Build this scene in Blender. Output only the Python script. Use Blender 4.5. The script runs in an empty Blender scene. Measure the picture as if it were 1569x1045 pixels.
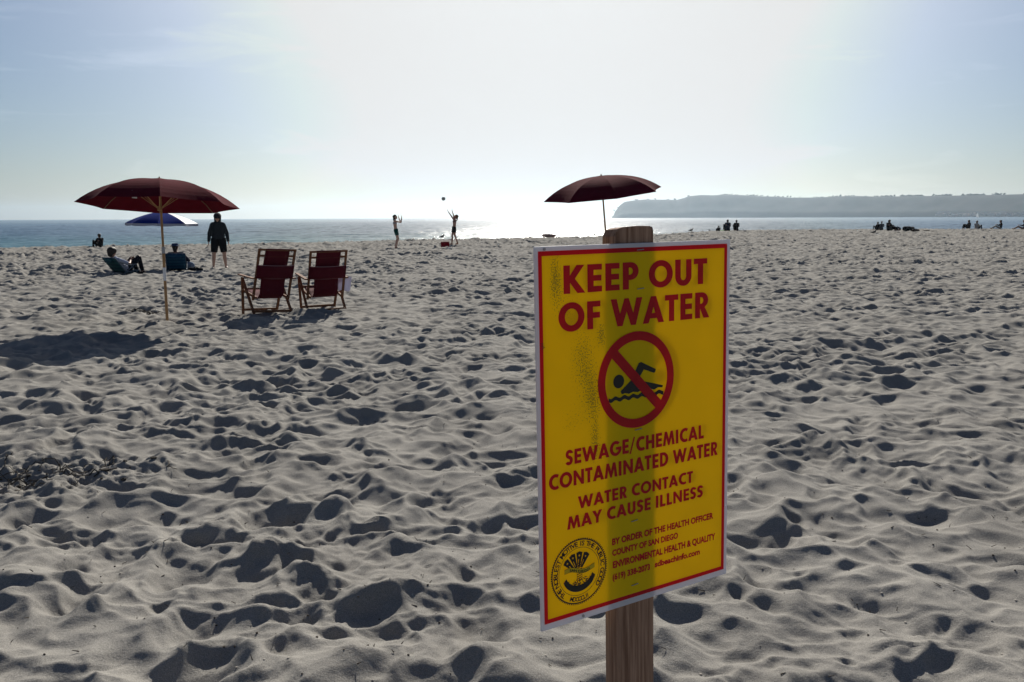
import bpy, bmesh, math, random
import numpy as np
from mathutils import Matrix, Vector, Euler
R = math.radians
scene = bpy.context.scene
col = scene.collection

# ------------------------------------------------------------------ camera
FPX, CX, CY = 1311.0, 784.5, 522.5          # focal length and centre in photo pixels
cam_d = bpy.data.cameras.new('camera')
cam_d.sensor_width = 36.0
cam_d.lens = 36.0 * FPX / 1569.0
cam_d.clip_start = 0.05
cam_d.clip_end = 60000
cam = bpy.data.objects.new('camera', cam_d)
col.objects.link(cam)
CAM = Matrix.Translation((0, 0, 1.5)) @ Euler((R(90 - 8.2), 0, 0)).to_matrix().to_4x4() @ Matrix.Rotation(R(-0.22), 4, 'Z')
cam.matrix_world = CAM
scene.camera = cam
scene.cycles.use_denoising = True
scene.cycles.denoising_prefilter = 'ACCURATE'
scene.cycles.max_bounces = 8
scene.cycles.volume_bounces = 1

# ------------------------------------------------------------------ light
SUN_EL, SUN_AZ = 31.0, 2.6                  # degrees; azimuth clockwise from +Y
world = bpy.data.worlds.new('World'); scene.world = world
world.use_nodes = True
wt = world.node_tree; wt.nodes.clear()
wo = wt.nodes.new('ShaderNodeOutputWorld'); bg = wt.nodes.new('ShaderNodeBackground')
sky = wt.nodes.new('ShaderNodeTexSky'); sky.sky_type = 'NISHITA'; sky.sun_disc = False
sky.sun_elevation = R(SUN_EL); sky.sun_rotation = R(SUN_AZ)
sky.altitude = 0; sky.air_density = 1.0; sky.dust_density = 0.7; sky.ozone_density = 1.0
SKY = 0.035
bg.inputs['Strength'].default_value = SKY
wb = wt.nodes.new('ShaderNodeVectorMath'); wb.operation = 'MULTIPLY'; wb.inputs[1].default_value = (0.81, 0.95, 1.18)   # white balance
mn = wt.nodes.new('ShaderNodeVectorMath'); mn.operation = 'MINIMUM'; mn.inputs[1].default_value = (.55 / SKY, .545 / SKY, .54 / SKY)   # the veiled, evenly bright sky round the sun
tcw = wt.nodes.new('ShaderNodeTexCoord'); mpw = wt.nodes.new('ShaderNodeMapping'); mpw.inputs['Scale'].default_value = (2.2, 1.5, 15); mpw.inputs['Rotation'].default_value = (0, R(13), 0)
cir = wt.nodes.new('ShaderNodeTexNoise'); cir.inputs['Scale'].default_value = 2.2; cir.inputs['Detail'].default_value = 7; cir.inputs['Roughness'].default_value = .6; cir.inputs['Distortion'].default_value = .5
crr = wt.nodes.new('ShaderNodeValToRGB'); crr.color_ramp.elements[0].position = .56; crr.color_ramp.elements[0].color = (0, 0, 0, 1); crr.color_ramp.elements[1].position = .8; crr.color_ramp.elements[1].color = (.10 / SKY, .095 / SKY, .09 / SKY, 1)   # thin cirrus
adw = wt.nodes.new('ShaderNodeVectorMath'); adw.operation = 'ADD'
wt.links.new(tcw.outputs['Generated'], mpw.inputs[0]); wt.links.new(mpw.outputs[0], cir.inputs[0]); wt.links.new(cir.outputs[0], crr.inputs[0])
wt.links.new(sky.outputs[0], wb.inputs[0]); wt.links.new(wb.outputs[0], adw.inputs[0]); wt.links.new(crr.outputs[0], adw.inputs[1]); sdir = Vector((math.sin(R(SUN_AZ)) * math.cos(R(SUN_EL)), math.cos(R(SUN_AZ)) * math.cos(R(SUN_EL)), math.sin(R(SUN_EL))))
dt = wt.nodes.new('ShaderNodeVectorMath'); dt.operation = 'DOT_PRODUCT'; dt.inputs[1].default_value = sdir      # bright aureole of sea haze round the sun
pw = wt.nodes.new('ShaderNodeMath'); pw.operation = 'POWER'; pw.inputs[1].default_value = 13.5
mx0 = wt.nodes.new('ShaderNodeMath'); mx0.operation = 'MAXIMUM'; mx0.inputs[1].default_value = 0
au = wt.nodes.new('ShaderNodeVectorMath'); au.operation = 'SCALE'; au.inputs[0].default_value = (1.0 / SKY, .90 / SKY, .77 / SKY)
ad2 = wt.nodes.new('ShaderNodeVectorMath'); ad2.operation = 'ADD'
wt.links.new(tcw.outputs['Generated'], dt.inputs[0]); wt.links.new(dt.outputs['Value'], mx0.inputs[0]); wt.links.new(mx0.outputs[0], pw.inputs[0]); wt.links.new(pw.outputs[0], au.inputs['Scale'])
wt.links.new(adw.outputs[0], ad2.inputs[0]); wt.links.new(au.outputs[0], ad2.inputs[1]); wt.links.new(ad2.outputs[0], mn.inputs[0]); wt.links.new(mn.outputs[0], bg.inputs['Color']); wt.links.new(bg.outputs[0], wo.inputs[0])
sun_d = bpy.data.lights.new('sun', 'SUN'); sun_d.energy = 5.0; sun_d.angle = R(0.5); sun_d.color = (1.0, 0.95, 0.85)
sun = bpy.data.objects.new('sun', sun_d); col.objects.link(sun)
sdir = Vector((math.sin(R(SUN_AZ)) * math.cos(R(SUN_EL)), math.cos(R(SUN_AZ)) * math.cos(R(SUN_EL)), math.sin(R(SUN_EL))))
sun.rotation_euler = sdir.to_track_quat('Z', 'Y').to_euler(); sun.location = (0, 30, 40)
scene.view_settings.view_transform = 'Standard'
scene.view_settings.look = 'None'
scene.view_settings.exposure = 0.4
scene.view_settings.gamma = 1.0
SEA_Z = -2.2
HAZE_DENSITY = 0.000065

# ------------------------------------------------------------------ helpers
def at(u, v, z=0.0):                        # photo pixel -> point at height z
    d = (CAM.to_3x3() @ Vector(((u - CX) / FPX, -(v - CY) / FPX, -1.0)))
    o = CAM.translation
    return o + d * ((z - o.z) / d.z)

def tag(o, label=None, cat=None, group=None, kind=None):
    if label: o['label'] = label
    if cat: o['category'] = cat
    if group: o['group'] = group
    if kind: o['kind'] = kind
    return o

def empty(name, loc=(0, 0, 0), rz=0.0):
    o = bpy.data.objects.new(name, None); col.objects.link(o)
    o.location = loc; o.rotation_euler = (0, 0, rz); o.empty_display_size = 0.2
    return o

def link_mesh(name, me, mat=None, parent=None):
    o = bpy.data.objects.new(name, me); col.objects.link(o)
    if mat: me.materials.append(mat)
    if parent: o.parent = parent
    return o

def smooth(me):
    me.polygons.foreach_set('use_smooth', np.ones(len(me.polygons), bool))

class MB:
    """collects shapes, builds one mesh object"""
    def __init__(s): s.v = []; s.f = []
    def add(s, vs, fs):
        b = len(s.v); s.v += [tuple(p) for p in vs]; s.f += [tuple(i + b for i in f) for f in fs]; return s
    def box(s, c, d, m=None):
        vs = [Vector((c[0] + x * d[0] / 2, c[1] + y * d[1] / 2, c[2] + z * d[2] / 2)) for x in (-1, 1) for y in (-1, 1) for z in (-1, 1)]
        if m: vs = [m @ p for p in vs]
        return s.add(vs, [(0, 1, 3, 2), (4, 6, 7, 5), (0, 4, 5, 1), (2, 3, 7, 6), (0, 2, 6, 4), (1, 5, 7, 3)])
    def cone(s, p, q, r0, r1, n=12, flat=True):
        """tapered round bar, optionally with domed ends"""
        p, q = Vector(p), Vector(q); d = q - p; L = d.length
        if L < 1e-6: d = Vector((0, 0, 1)); L = 1e-6
        d = d / L
        a = d.orthogonal().normalized(); b = d.cross(a)
        rings = [(p, r0), (q, r1)]
        if not flat:
            rings = [(p - d * r0 * c, r0 * sn) for c, sn in ((.98, .2), (.8, .6), (.4, .917))] + rings + [(q + d * r1 * c, r1 * sn) for c, sn in ((.4, .917), (.8, .6), (.98, .2))]
        vs = [o + (a * math.cos(t) + b * math.sin(t)) * r for o, r in rings for t in [2 * math.pi * k / n for k in range(n)]]
        fs = []
        for j in range(len(rings) - 1):
            for k in range(n):
                k2 = (k + 1) % n
                fs.append((j * n + k, j * n + k2, (j + 1) * n + k2, (j + 1) * n + k))
        m = len(rings) - 1
        fs.append(tuple(range(n))[::-1]); fs.append(tuple(m * n + k for k in range(n)))
        return s.add(vs, fs)
    def cap(s, p, q, r0, r1=None, n=12): return s.cone(p, q, r0, r0 if r1 is None else r1, n, False)
    def bar(s, p, q, w, t, up=(0, 0, 1)):
        """square bar w wide, t thick"""
        p, q = Vector(p), Vector(q); d = (q - p).normalized(); a = d.cross(Vector(up)).normalized(); b = a.cross(d)
        vs = [o + a * x * w / 2 + b * y * t / 2 for o in (p, q) for x, y in ((-1, -1), (1, -1), (1, 1), (-1, 1))]
        return s.add(vs, [(3, 2, 1, 0), (4, 5, 6, 7), (0, 1, 5, 4), (1, 2, 6, 5), (2, 3, 7, 6), (3, 0, 4, 7)])
    def ell(s, c, r, n=14):
        c = Vector(c); vs = []; fs = []; m = n // 2
        for j in range(m + 1):
            ph = math.pi * j / m
            for k in range(n):
                t = 2 * math.pi * k / n
                vs.append(c + Vector((r[0] * max(math.sin(ph), .02) * math.cos(t), r[1] * max(math.sin(ph), .02) * math.sin(t), r[2] * math.cos(ph))))
        for j in range(m):
            for k in range(n):
                k2 = (k + 1) % n
                fs.append((j * n + k, (j + 1) * n + k, (j + 1) * n + k2, j * n + k2))
        fs.append(tuple(range(n))); fs.append(tuple(m * n + k for k in range(n))[::-1])
        return s.add(vs, fs)
    def mesh(s, name):
        me = bpy.data.meshes.new(name); me.from_pydata(s.v, [], s.f); me.validate(); me.update()
        return me
    def build(s, name, mat=None, parent=None, sm=False, bevel=0, remesh=0, relax=3, subdiv=0):
        me = s.mesh(name)
        bm = bmesh.new(); bm.from_mesh(me); bmesh.ops.recalc_face_normals(bm, faces=bm.faces)
        if bevel: bmesh.ops.bevel(bm, geom=bm.edges[:], offset=bevel, segments=2, affect='EDGES', profile=.6)
        bm.to_mesh(me); bm.free()
        if remesh or subdiv:
            t = bpy.data.objects.new('tmp', me); col.objects.link(t)
            if remesh:
                m = t.modifiers.new('r', 'REMESH'); m.mode = 'VOXEL'; m.voxel_size = remesh
                if relax: m2 = t.modifiers.new('s', 'SMOOTH'); m2.iterations = relax; m2.factor = .5
            if subdiv: m = t.modifiers.new('d', 'SUBSURF'); m.levels = subdiv; m.render_levels = subdiv
            dg = bpy.context.evaluated_depsgraph_get()
            me2 = bpy.data.meshes.new_from_object(t.evaluated_get(dg))
            bpy.data.objects.remove(t); me2.name = name; me = me2; sm = True
        if sm: smooth(me)
        return link_mesh(name, me, mat, parent)

# materials
def mat(name, color, rough=.8, spec=.3, noise=0, nscale=30, metal=0, bump=0, bscale=200, trans=0):
    m = bpy.data.materials.new(name); m.use_nodes = True
    nt = m.node_tree; b = nt.nodes['Principled BSDF']
    b.inputs['Roughness'].default_value = rough; b.inputs['Specular IOR Level'].default_value = spec; b.inputs['Metallic'].default_value = metal
    tc = nt.nodes.new('ShaderNodeTexCoord')
    c = (*color, 1)
    if noise:
        n = nt.nodes.new('ShaderNodeTexNoise'); n.inputs['Scale'].default_value = nscale; n.inputs['Detail'].default_value = 5
        nt.links.new(tc.outputs['Object'], n.inputs['Vector'])
        r = nt.nodes.new('ShaderNodeValToRGB'); r.color_ramp.elements[0].position = .3; r.color_ramp.elements[1].position = .7
        r.color_ramp.elements[0].color = (*[x * (1 - noise) for x in color], 1); r.color_ramp.elements[1].color = (*[min(1, x * (1 + noise)) for x in color], 1)
        nt.links.new(n.outputs[0], r.inputs[0]); nt.links.new(r.outputs[0], b.inputs['Base Color'])
        csrc = r.outputs[0]
    else:
        b.inputs['Base Color'].default_value = c; csrc = None
    if bump:
        n2 = nt.nodes.new('ShaderNodeTexNoise'); n2.inputs['Scale'].default_value = bscale; n2.inputs['Detail'].default_value = 4
        nt.links.new(tc.outputs['Object'], n2.inputs['Vector'])
        bp = nt.nodes.new('ShaderNodeBump'); bp.inputs['Strength'].default_value = bump; bp.inputs['Distance'].default_value = .01
        nt.links.new(n2.outputs[0], bp.inputs['Height']); nt.links.new(bp.outputs[0], b.inputs['Normal'])
    if trans:
        t = nt.nodes.new('ShaderNodeBsdfTranslucent'); t.inputs[0].default_value = c
        if csrc: nt.links.new(csrc, t.inputs[0])
        mx = nt.nodes.new('ShaderNodeMixShader'); mx.inputs[0].default_value = trans
        out = nt.nodes['Material Output']
        nt.links.new(b.outputs[0], mx.inputs[1]); nt.links.new(t.outputs[0], mx.inputs[2]); nt.links.new(mx.outputs[0], out.inputs[0])
    return m

# ------------------------------------------------------------------ noise
def hsh(ix, iy, s):
    h = (ix.astype(np.int64) * 374761393 + iy.astype(np.int64) * 668265263 + s * 974634777) & 0xFFFFFFFF
    h = ((h ^ (h >> 13)) * 1274126177) & 0xFFFFFFFF
    h = ((h ^ (h >> 16)) * 2246822519) & 0xFFFFFFFF
    return ((h ^ (h >> 15)) & 0xFFFFFF).astype(np.float32) / 16777216.0

def gnoise(x, y, s):
    ix, iy = np.floor(x), np.floor(y); fx, fy = (x - ix).astype(np.float32), (y - iy).astype(np.float32)
    ix = ix.astype(np.int64); iy = iy.astype(np.int64)
    u = fx * fx * fx * (fx * (fx * 6 - 15) + 10); w = fy * fy * fy * (fy * (fy * 6 - 15) + 10)
    def g(a, b, dx, dy):
        t = hsh(a, b, s) * 6.2831853
        return np.cos(t) * dx + np.sin(t) * dy
    n00 = g(ix, iy, fx, fy); n10 = g(ix + 1, iy, fx - 1, fy); n01 = g(ix, iy + 1, fx, fy - 1); n11 = g(ix + 1, iy + 1, fx - 1, fy - 1)
    return 1.5 * ((n00 * (1 - u) + n10 * u) * (1 - w) + (n01 * (1 - u) + n11 * u) * w)

def bowls(x, y, cell, s, prob, rmin, rmax, dmin, dmax, rim=.3):
    """trodden hollows: the lowest of the bowls round a point, with the sand pushed up round each"""
    gx, gy = np.floor(x / cell).astype(np.int64), np.floor(y / cell).astype(np.int64)
    low = np.zeros_like(x, dtype=np.float32); up = np.zeros_like(low)
    for di in (-1, 0, 1):
        for dj in (-1, 0, 1):
            a, b = gx + di, gy + dj
            px = (a + hsh(a, b, s)) * cell; py = (b + hsh(a, b, s + 1)) * cell
            k1 = hsh(a, b, s + 2); rad = (rmin + (rmax - rmin) * k1) * cell
            th = hsh(a, b, s + 3) * 3.14159; el = 1 + .8 * hsh(a, b, s + 4)
            dep = (dmin + (dmax - dmin) * hsh(a, b, s + 5) ** 1.5) * (hsh(a, b, s + 6) < prob)
            dx, dy = (x - px).astype(np.float32), (y - py).astype(np.float32)
            c, sn = np.cos(th), np.sin(th)
            q2 = ((dx * c + dy * sn) / (rad * el)) ** 2 + ((-dx * sn + dy * c) / rad) ** 2
            bowl = dep * np.clip(q2 * (1.7 - .7 * np.minimum(q2, 1)) - 1, None, 0)
            low = np.minimum(low, bowl)
            up = np.maximum(up, dep * rim * np.exp(-((np.sqrt(q2) - 1.2) / .38) ** 2))
    return low + up

def scallops(x, y, cell, s, dmin, dmax, k=.007):
    """hollows that meet in crests, like ground walked over from end to end"""
    gx, gy = np.floor(x / cell).astype(np.int64), np.floor(y / cell).astype(np.int64)
    acc = np.zeros(x.shape, np.float64)
    for di in (-1, 0, 1):
        for dj in (-1, 0, 1):
            a, b = gx + di, gy + dj
            px = (a + hsh(a, b, s)) * cell; py = (b + hsh(a, b, s + 1)) * cell
            rad = (.42 + .3 * hsh(a, b, s + 2)) * cell
            th = hsh(a, b, s + 3) * 3.14159; el = 1 + .9 * hsh(a, b, s + 4)
            dep = dmin + (dmax - dmin) * hsh(a, b, s + 5) ** 1.4
            dx, dy = x - px, y - py; c, sn = np.cos(th), np.sin(th)
            q2 = ((dx * c + dy * sn) / (rad * el)) ** 2 + ((-dx * sn + dy * c) / rad) ** 2
            v = dep * (q2 ** .85 - 1) + .25 * dmax * (hsh(a, b, s + 6) - .5)
            acc += np.exp(-np.clip(v, -.5, .3) / k)
    h = -k * np.log(acc + 1e-12)
    top = .32 * dmax
    return (h - .5 * np.maximum(h - top, 0)).astype(np.float32)

# ------------------------------------------------------------------ sand
CREST = np.array([(-400, 20), (-90, 30), (-60, 34), (-28, 46.5), (-15, 54), (-4, 62), (6, 68), (13, 76), (24, 97), (34, 102), (59, 101), (100, 92), (400, 70)], float)

def sand_base(x, y):
    """the level beach, and the berm that drops to the sea"""
    c = np.interp(x, CREST[:, 0], CREST[:, 1])
    over = np.maximum(y - c, 0)
    return -np.where(over < 6, over * over / 60, .6 + (over - 6) * .2)

_k1, _k2 = at(62, 722), at(229, 474)
DUG = (((_k1.x, _k1.y), .75, .38), ((_k2.x, _k2.y), .5, .22))

def sand_h(x, y):
    wx = x + .10 * gnoise(x / .45, y / .45, 11) + .035 * gnoise(x / .14, y / .14, 12)
    wy = y + .10 * gnoise(x / .45, y / .45, 13) + .035 * gnoise(x / .14, y / .14, 14)
    h = .035 * gnoise(x / 2.3, y / 2.3, 1) + .026 * gnoise(wx / .75, wy / .75, 2)
    rg = 1 - np.abs(gnoise(wx / .55, wy / .55, 3))
    h = h + .03 * (rg * rg - .5)
    h = h + .92 * scallops(wx, wy, .345, 21, .026, .09, .004)
    h = h + .95 * scallops(wx, wy, .205, 141, .014, .053, .0028) + .8 * scallops(wx, wy, .115, 241, .004, .025, .0018)
    h = h + .6 * bowls(wx, wy, .5, 41, .4, .2, .32, .02, .075, .3)
    rg2 = 1 - np.abs(gnoise(wx / .3, wy / .22, 9))
    h = h + .017 * (rg2 * rg2 - .5)
    fine = np.clip(.5 + 1.3 * gnoise(x / 1.7, y / 1.7, 5), 0, 1)
    h = h + fine * bowls(wx, wy, .12, 61, .6, .3, .5, .005, .021, .3)
    h = h + .006 * gnoise(wx / .17, wy / .17, 7) + fine * (.0055 * gnoise(x / .055, y / .05, 8) + .0028 * np.abs(gnoise(x / .024, y / .022, 19)))
    # some ground is trampled hard, some left smoother; two spots are dug over
    h = h * (.86 + .42 * gnoise(x / 3.9, y / 2.7, 15))
    for (px, py), rx, ry in DUG:
        m = np.exp(-np.clip(((x - px) / rx) ** 2 + ((y - py) / ry) ** 2, 0, 9) ** 1.5)
        if m.max() > 1e-3: h = h + m * (.026 * gnoise(x / .12, y / .09, 16) + .022 * gnoise(x / .05, y / .04, 17) + .008 * gnoise(x / .024, y / .02, 18) - .02)
    h = np.maximum(h, -.14 + .25 * (h + .14))
    far = np.clip((np.hypot(x, y) - 12) / 40, 0, 1)
    h = h * (1 + .95 * far)
    return h

def sand_z(x, y):
    x = np.asarray(x, float); y = np.asarray(y, float)
    return sand_base(x, y) + sand_h(x, y)

def berm(u, v):
    """ground point seen at a photo pixel, kept on the landward side of the berm's edge"""
    p = at(u, v); f = 1.0
    while f > .5 and p.y * f > np.interp(p.x * f, CREST[:, 0], CREST[:, 1]) - .4: f -= .004
    return Vector((p.x * f, p.y * f, 0))

def gz(x, y):                                # height of the sand at one point
    return float(sand_z(np.array([x]), np.array([y]))[0])

def build_sand():
    O = np.array([0., -1.2])
    dth = .00165
    th = np.arange(R(-43), R(43), dth)
    th = np.concatenate([th, np.linspace(R(43), R(317), 90)])
    r = [.02, .5, 1.0, 1.6, 2.2, 2.8]
    while r[-1] < 118: r.append(r[-1] + min(max(.0075, .0021 * r[-1]), .11))
    while r[-1] < 330: r.append(r[-1] + 8)
    r = np.array(r)
    RR, TT = np.meshgrid(r, th, indexing='ij')
    X = O[0] + RR * np.sin(TT); Y = O[1] + RR * np.cos(TT)
    Z = (sand_base(X, Y) + np.where(RR < 140, sand_h(X, Y), 0))
    n, m = X.shape
    co = np.stack([X, Y, np.maximum(Z, -14)], -1).astype(np.float32).reshape(-1)
    i = np.arange(n - 1)[:, None] * m; j = np.arange(m)[None, :]; j2 = (j + 1) % m
    q = np.stack([i + j, i + j2, i + m + j2, i + m + j], -1).reshape(-1).astype(np.int32)[::1]
    q = q.reshape(-1, 4)[:, ::-1].reshape(-1)
    me = bpy.data.meshes.new('sand')
    me.vertices.add(n * m); me.vertices.foreach_set('co', co)
    nf = len(q) // 4
    me.loops.add(len(q)); me.loops.foreach_set('vertex_index', q)
    me.polygons.add(nf); me.polygons.foreach_set('loop_start', np.arange(nf, dtype=np.int32) * 4)
    me.update(calc_edges=True); smooth(me)
    print('sand', n, m)
    return me

sm_ = bpy.data.materials.new('sand'); sm_.use_nodes = True
nt = sm_.node_tree; N = nt.nodes; Lk = nt.links.new
pb = N['Principled BSDF']; pb.inputs['Roughness'].default_value = 1; pb.inputs['Specular IOR Level'].default_value = .12
tc = N.new('ShaderNodeTexCoord')
n1 = N.new('ShaderNodeTexNoise'); n1.inputs['Scale'].default_value = .9; n1.inputs['Detail'].default_value = 6
n2 = N.new('ShaderNodeTexNoise'); n2.inputs['Scale'].default_value = 260; n2.inputs['Detail'].default_value = 2
n3 = N.new('ShaderNodeTexVoronoi'); n3.inputs['Scale'].default_value = 140
for n_ in (n1, n2, n3): Lk(tc.outputs['Object'], n_.inputs['Vector'])
r1_ = N.new('ShaderNodeValToRGB')
r1_.color_ramp.elements[0].position = .3; r1_.color_ramp.elements[0].color = (.216, .207, .194, 1)
r1_.color_ramp.elements[1].position = .72; r1_.color_ramp.elements[1].color = (.289, .278, .260, 1)
Lk(n1.outputs[0], r1_.inputs[0])
r2_ = N.new('ShaderNodeValToRGB')
r2_.color_ramp.elements[0].position = .25; r2_.color_ramp.elements[0].color = (.45, .44, .43, 1)
r2_.color_ramp.elements[1].position = .75; r2_.color_ramp.elements[1].color = (1.35, 1.33, 1.3, 1)
Lk(n2.outputs[0], r2_.inputs[0])
mu = N.new('ShaderNodeMix'); mu.data_type = 'RGBA'; mu.blend_type = 'MULTIPLY'; mu.inputs[0].default_value = .8
Lk(r1_.outputs[0], mu.inputs[6]); Lk(r2_.outputs[0], mu.inputs[7]); Lk(mu.outputs[2], pb.inputs['Base Color'])
bp = N.new('ShaderNodeBump'); bp.inputs['Strength'].default_value = .75; bp.inputs['Distance'].default_value = .005
n4 = N.new('ShaderNodeTexNoise'); n4.inputs['Scale'].default_value = 90; n4.inputs['Detail'].default_value = 5; n4.inputs['Roughness'].default_value = .7
Lk(tc.outputs['Object'], n4.inputs['Vector']); Lk(n4.outputs[0], bp.inputs['Height']); Lk(bp.outputs[0], pb.inputs['Normal'])
tag(link_mesh('sand', build_sand(), sm_), kind='structure')

# ------------------------------------------------------------------ sea
def build_sea():
    """a swell-ruffled fan near the beach, then a sheet to the horizon"""
    th = np.concatenate([np.arange(R(-48), R(48), .0017), np.linspace(R(48), R(312), 40)])
    r = [20.0]
    while r[-1] < 1100: r.append(r[-1] + min(max(.28, .0022 * r[-1]), 3.0))
    while r[-1] < 11500: r.append(r[-1] * 1.05)
    r = np.array(r)
    RR, TT = np.meshgrid(r, th, indexing='ij')
    X = RR * np.sin(TT); Y = RR * np.cos(TT)
    wx = X + 1.5 * gnoise(X / 9, Y / 9, 31)
    wy = Y + 2.5 * gnoise(X / 14, Y / 14, 32)
    Z = .15 * gnoise(wx / 8, wy / 3.4, 33) + .10 * gnoise(wx / 2.8, wy / 1.4, 34) + .05 * gnoise(wx / 1.3, wy / .8, 35)
    Z = Z + .34 * np.maximum(gnoise(wx / 45, wy / 10, 36), 0)
    Z = SEA_Z + Z * np.clip((1400 - RR) / 900, 0, 1)
    n, m = X.shape
    co = np.stack([X, Y, Z], -1).astype(np.float32).reshape(-1)
    i = np.arange(n - 1)[:, None] * m; j = np.arange(m)[None, :]; j2 = (j + 1) % m
    q = np.stack([i + m + j, i + m + j2, i + j2, i + j], -1).reshape(-1).astype(np.int32)
    me = bpy.data.meshes.new('sea')
    me.vertices.add(n * m); me.vertices.foreach_set('co', co)
    nf = len(q) // 4
    me.loops.add(len(q)); me.loops.foreach_set('vertex_index', q)
    me.polygons.add(nf); me.polygons.foreach_set('loop_start', np.arange(nf, dtype=np.int32) * 4)
    me.update(calc_edges=True); smooth(me)
    print('sea', n, m)
    return me
wm = bpy.data.materials.new('sea_water'); wm.use_nodes = True
nt = wm.node_tree; N = nt.nodes; Lk = nt.links.new
pb = N['Principled BSDF']; pb.inputs['Base Color'].default_value = (.006, .05, .072, 1)
pb.inputs['Roughness'].default_value = .2; pb.inputs['IOR'].default_value = 1.333; pb.inputs['Specular IOR Level'].default_value = .20
tc = N.new('ShaderNodeTexCoord')
mp = N.new('ShaderNodeMapping'); mp.inputs['Scale'].default_value = (.6, 1.3, 1)
Lk(tc.outputs['Object'], mp.inputs['Vector'])
sxw = N.new('ShaderNodeSeparateXYZ'); Lk(tc.outputs['Object'], sxw.inputs[0])
shal = N.new('ShaderNodeMapRange'); shal.inputs['From Min'].default_value = 90; shal.inputs['From Max'].default_value = 230; Lk(sxw.outputs[1], shal.inputs['Value'])
wc = N.new('ShaderNodeValToRGB'); wc.color_ramp.elements[0].color = (.010, .10, .105, 1); wc.color_ramp.elements[1].color = (.004, .045, .088, 1)     # shallow to deep
Lk(shal.outputs[0], wc.inputs[0]); Lk(wc.outputs[0], pb.inputs['Base Color'])
nw = N.new('ShaderNodeTexNoise'); nw.inputs['Scale'].default_value = 1.1; nw.inputs['Detail'].default_value = 6; nw.inputs['Roughness'].default_value = .62
Lk(mp.outputs[0], nw.inputs['Vector'])
bp = N.new('ShaderNodeBump'); bp.inputs['Strength'].default_value = 1.0; bp.inputs['Distance'].default_value = .12
Lk(nw.outputs[0], bp.inputs['Height']); Lk(bp.outputs[0], pb.inputs['Normal'])
tag(link_mesh('sea', build_sea(), wm), kind='structure')

# ------------------------------------------------------------------ headland across the bay
def headland():
    prof = np.array([(936, 330.5), (939, 323), (945, 315), (952, 309.5), (962, 307.5), (975, 306.3), (985, 305.3), (1000, 305.6), (1030, 305.8), (1040, 303.5), (1048, 300.5),
        (1065, 299), (1085, 299.2), (1100, 298.2), (1120, 298.8), (1150, 300.2), (1180, 301.5), (1200, 302.8), (1240, 302.6), (1280, 300.4), (1300, 300.2), (1330, 301.4),
        (1370, 300.6), (1420, 300), (1480, 299), (1520, 298), (1569, 296.8), (1640, 297), (1720, 299), (1850, 302), (2000, 306)])
    us = np.concatenate([np.arange(934, 1000, 1.0), np.arange(1000, 1990, 2.0)])
    D = np.interp(us, [934, 1100, 1569, 2000], [4600, 4500, 3900, 3400])
    rows = 26
    V = []; F = []
    ridge = []
    for k, u in enumerate(us):
        v = np.interp(u, prof[:, 0], prof[:, 1])
        base = at(u, 522.5, 0); a = math.atan2(at(u, 600).x, at(u, 600).y)
        hor = 330.6 - (u - 1000) * .0008
        H = max(0.0, (333.0 - .0038 * (u - 784) - v) / FPX * D[k] * math.cos(a) - 1.0) + 3.7
        for j in range(rows):
            t = j / (rows - 1)
            dd = D[k] - 260 + 260 * t * 2.4
            p = min(1, t * 2.4)
            x, y = dd * math.sin(a), dd * math.cos(a)
            nz = float(gnoise(np.array([x / 130]), np.array([y / 130]), 71)[0]) + .5 * float(gnoise(np.array([x / 45]), np.array([y / 45]), 72)[0])
            s = p * p * (3 - 2 * p)
            cliff = min(1, p / .12) * .22
            z = H * min(1, cliff + s * .8) + nz * 4 * min(1, H / 40) * (p * (1 - p) * 4 if p < 1 else 0) - (3 if t == 0 else 0)
            if p >= 1: z = H * (1 - .75 * ((t - 1 / 2.4) / (1 - 1 / 2.4)) ** 2)
            V.append((x, y, SEA_Z + z))
        ridge.append((a, D[k] + 5, H))
    n = len(us)
    for k in range(n - 1):
        for j in range(rows - 1):
            F.append((k * rows + j, (k + 1) * rows + j, (k + 1) * rows + j + 1, k * rows + j + 1))
    me = bpy.data.meshes.new('headland'); me.from_pydata(V, [], F); me.update(); smooth(me)
    return me, ridge
hm = bpy.data.materials.new('headland_scrub'); hm.use_nodes = True
nt = hm.node_tree; N = nt.nodes; Lk = nt.links.new
pb = N['Principled BSDF']; pb.inputs['Roughness'].default_value = 1; pb.inputs['Specular IOR Level'].default_value = .1
tc = N.new('ShaderNodeTexCoord'); nn = N.new('ShaderNodeTexNoise'); nn.inputs['Scale'].default_value = .012; nn.inputs['Detail'].default_value = 8
Lk(tc.outputs['Object'], nn.inputs['Vector'])
rr = N.new('ShaderNodeValToRGB'); rr.color_ramp.elements[0].position = .38; rr.color_ramp.elements[0].color = (.022, .028, .022, 1)
rr.color_ramp.elements[1].position = .66; rr.color_ramp.elements[1].color = (.045, .042, .036, 1)
Lk(nn.outputs[0], rr.inputs[0]); Lk(rr.outputs[0], pb.inputs['Base Color'])
hme, RIDGE = headland()
tag(link_mesh('headland', hme, hm), kind='structure')

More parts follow.
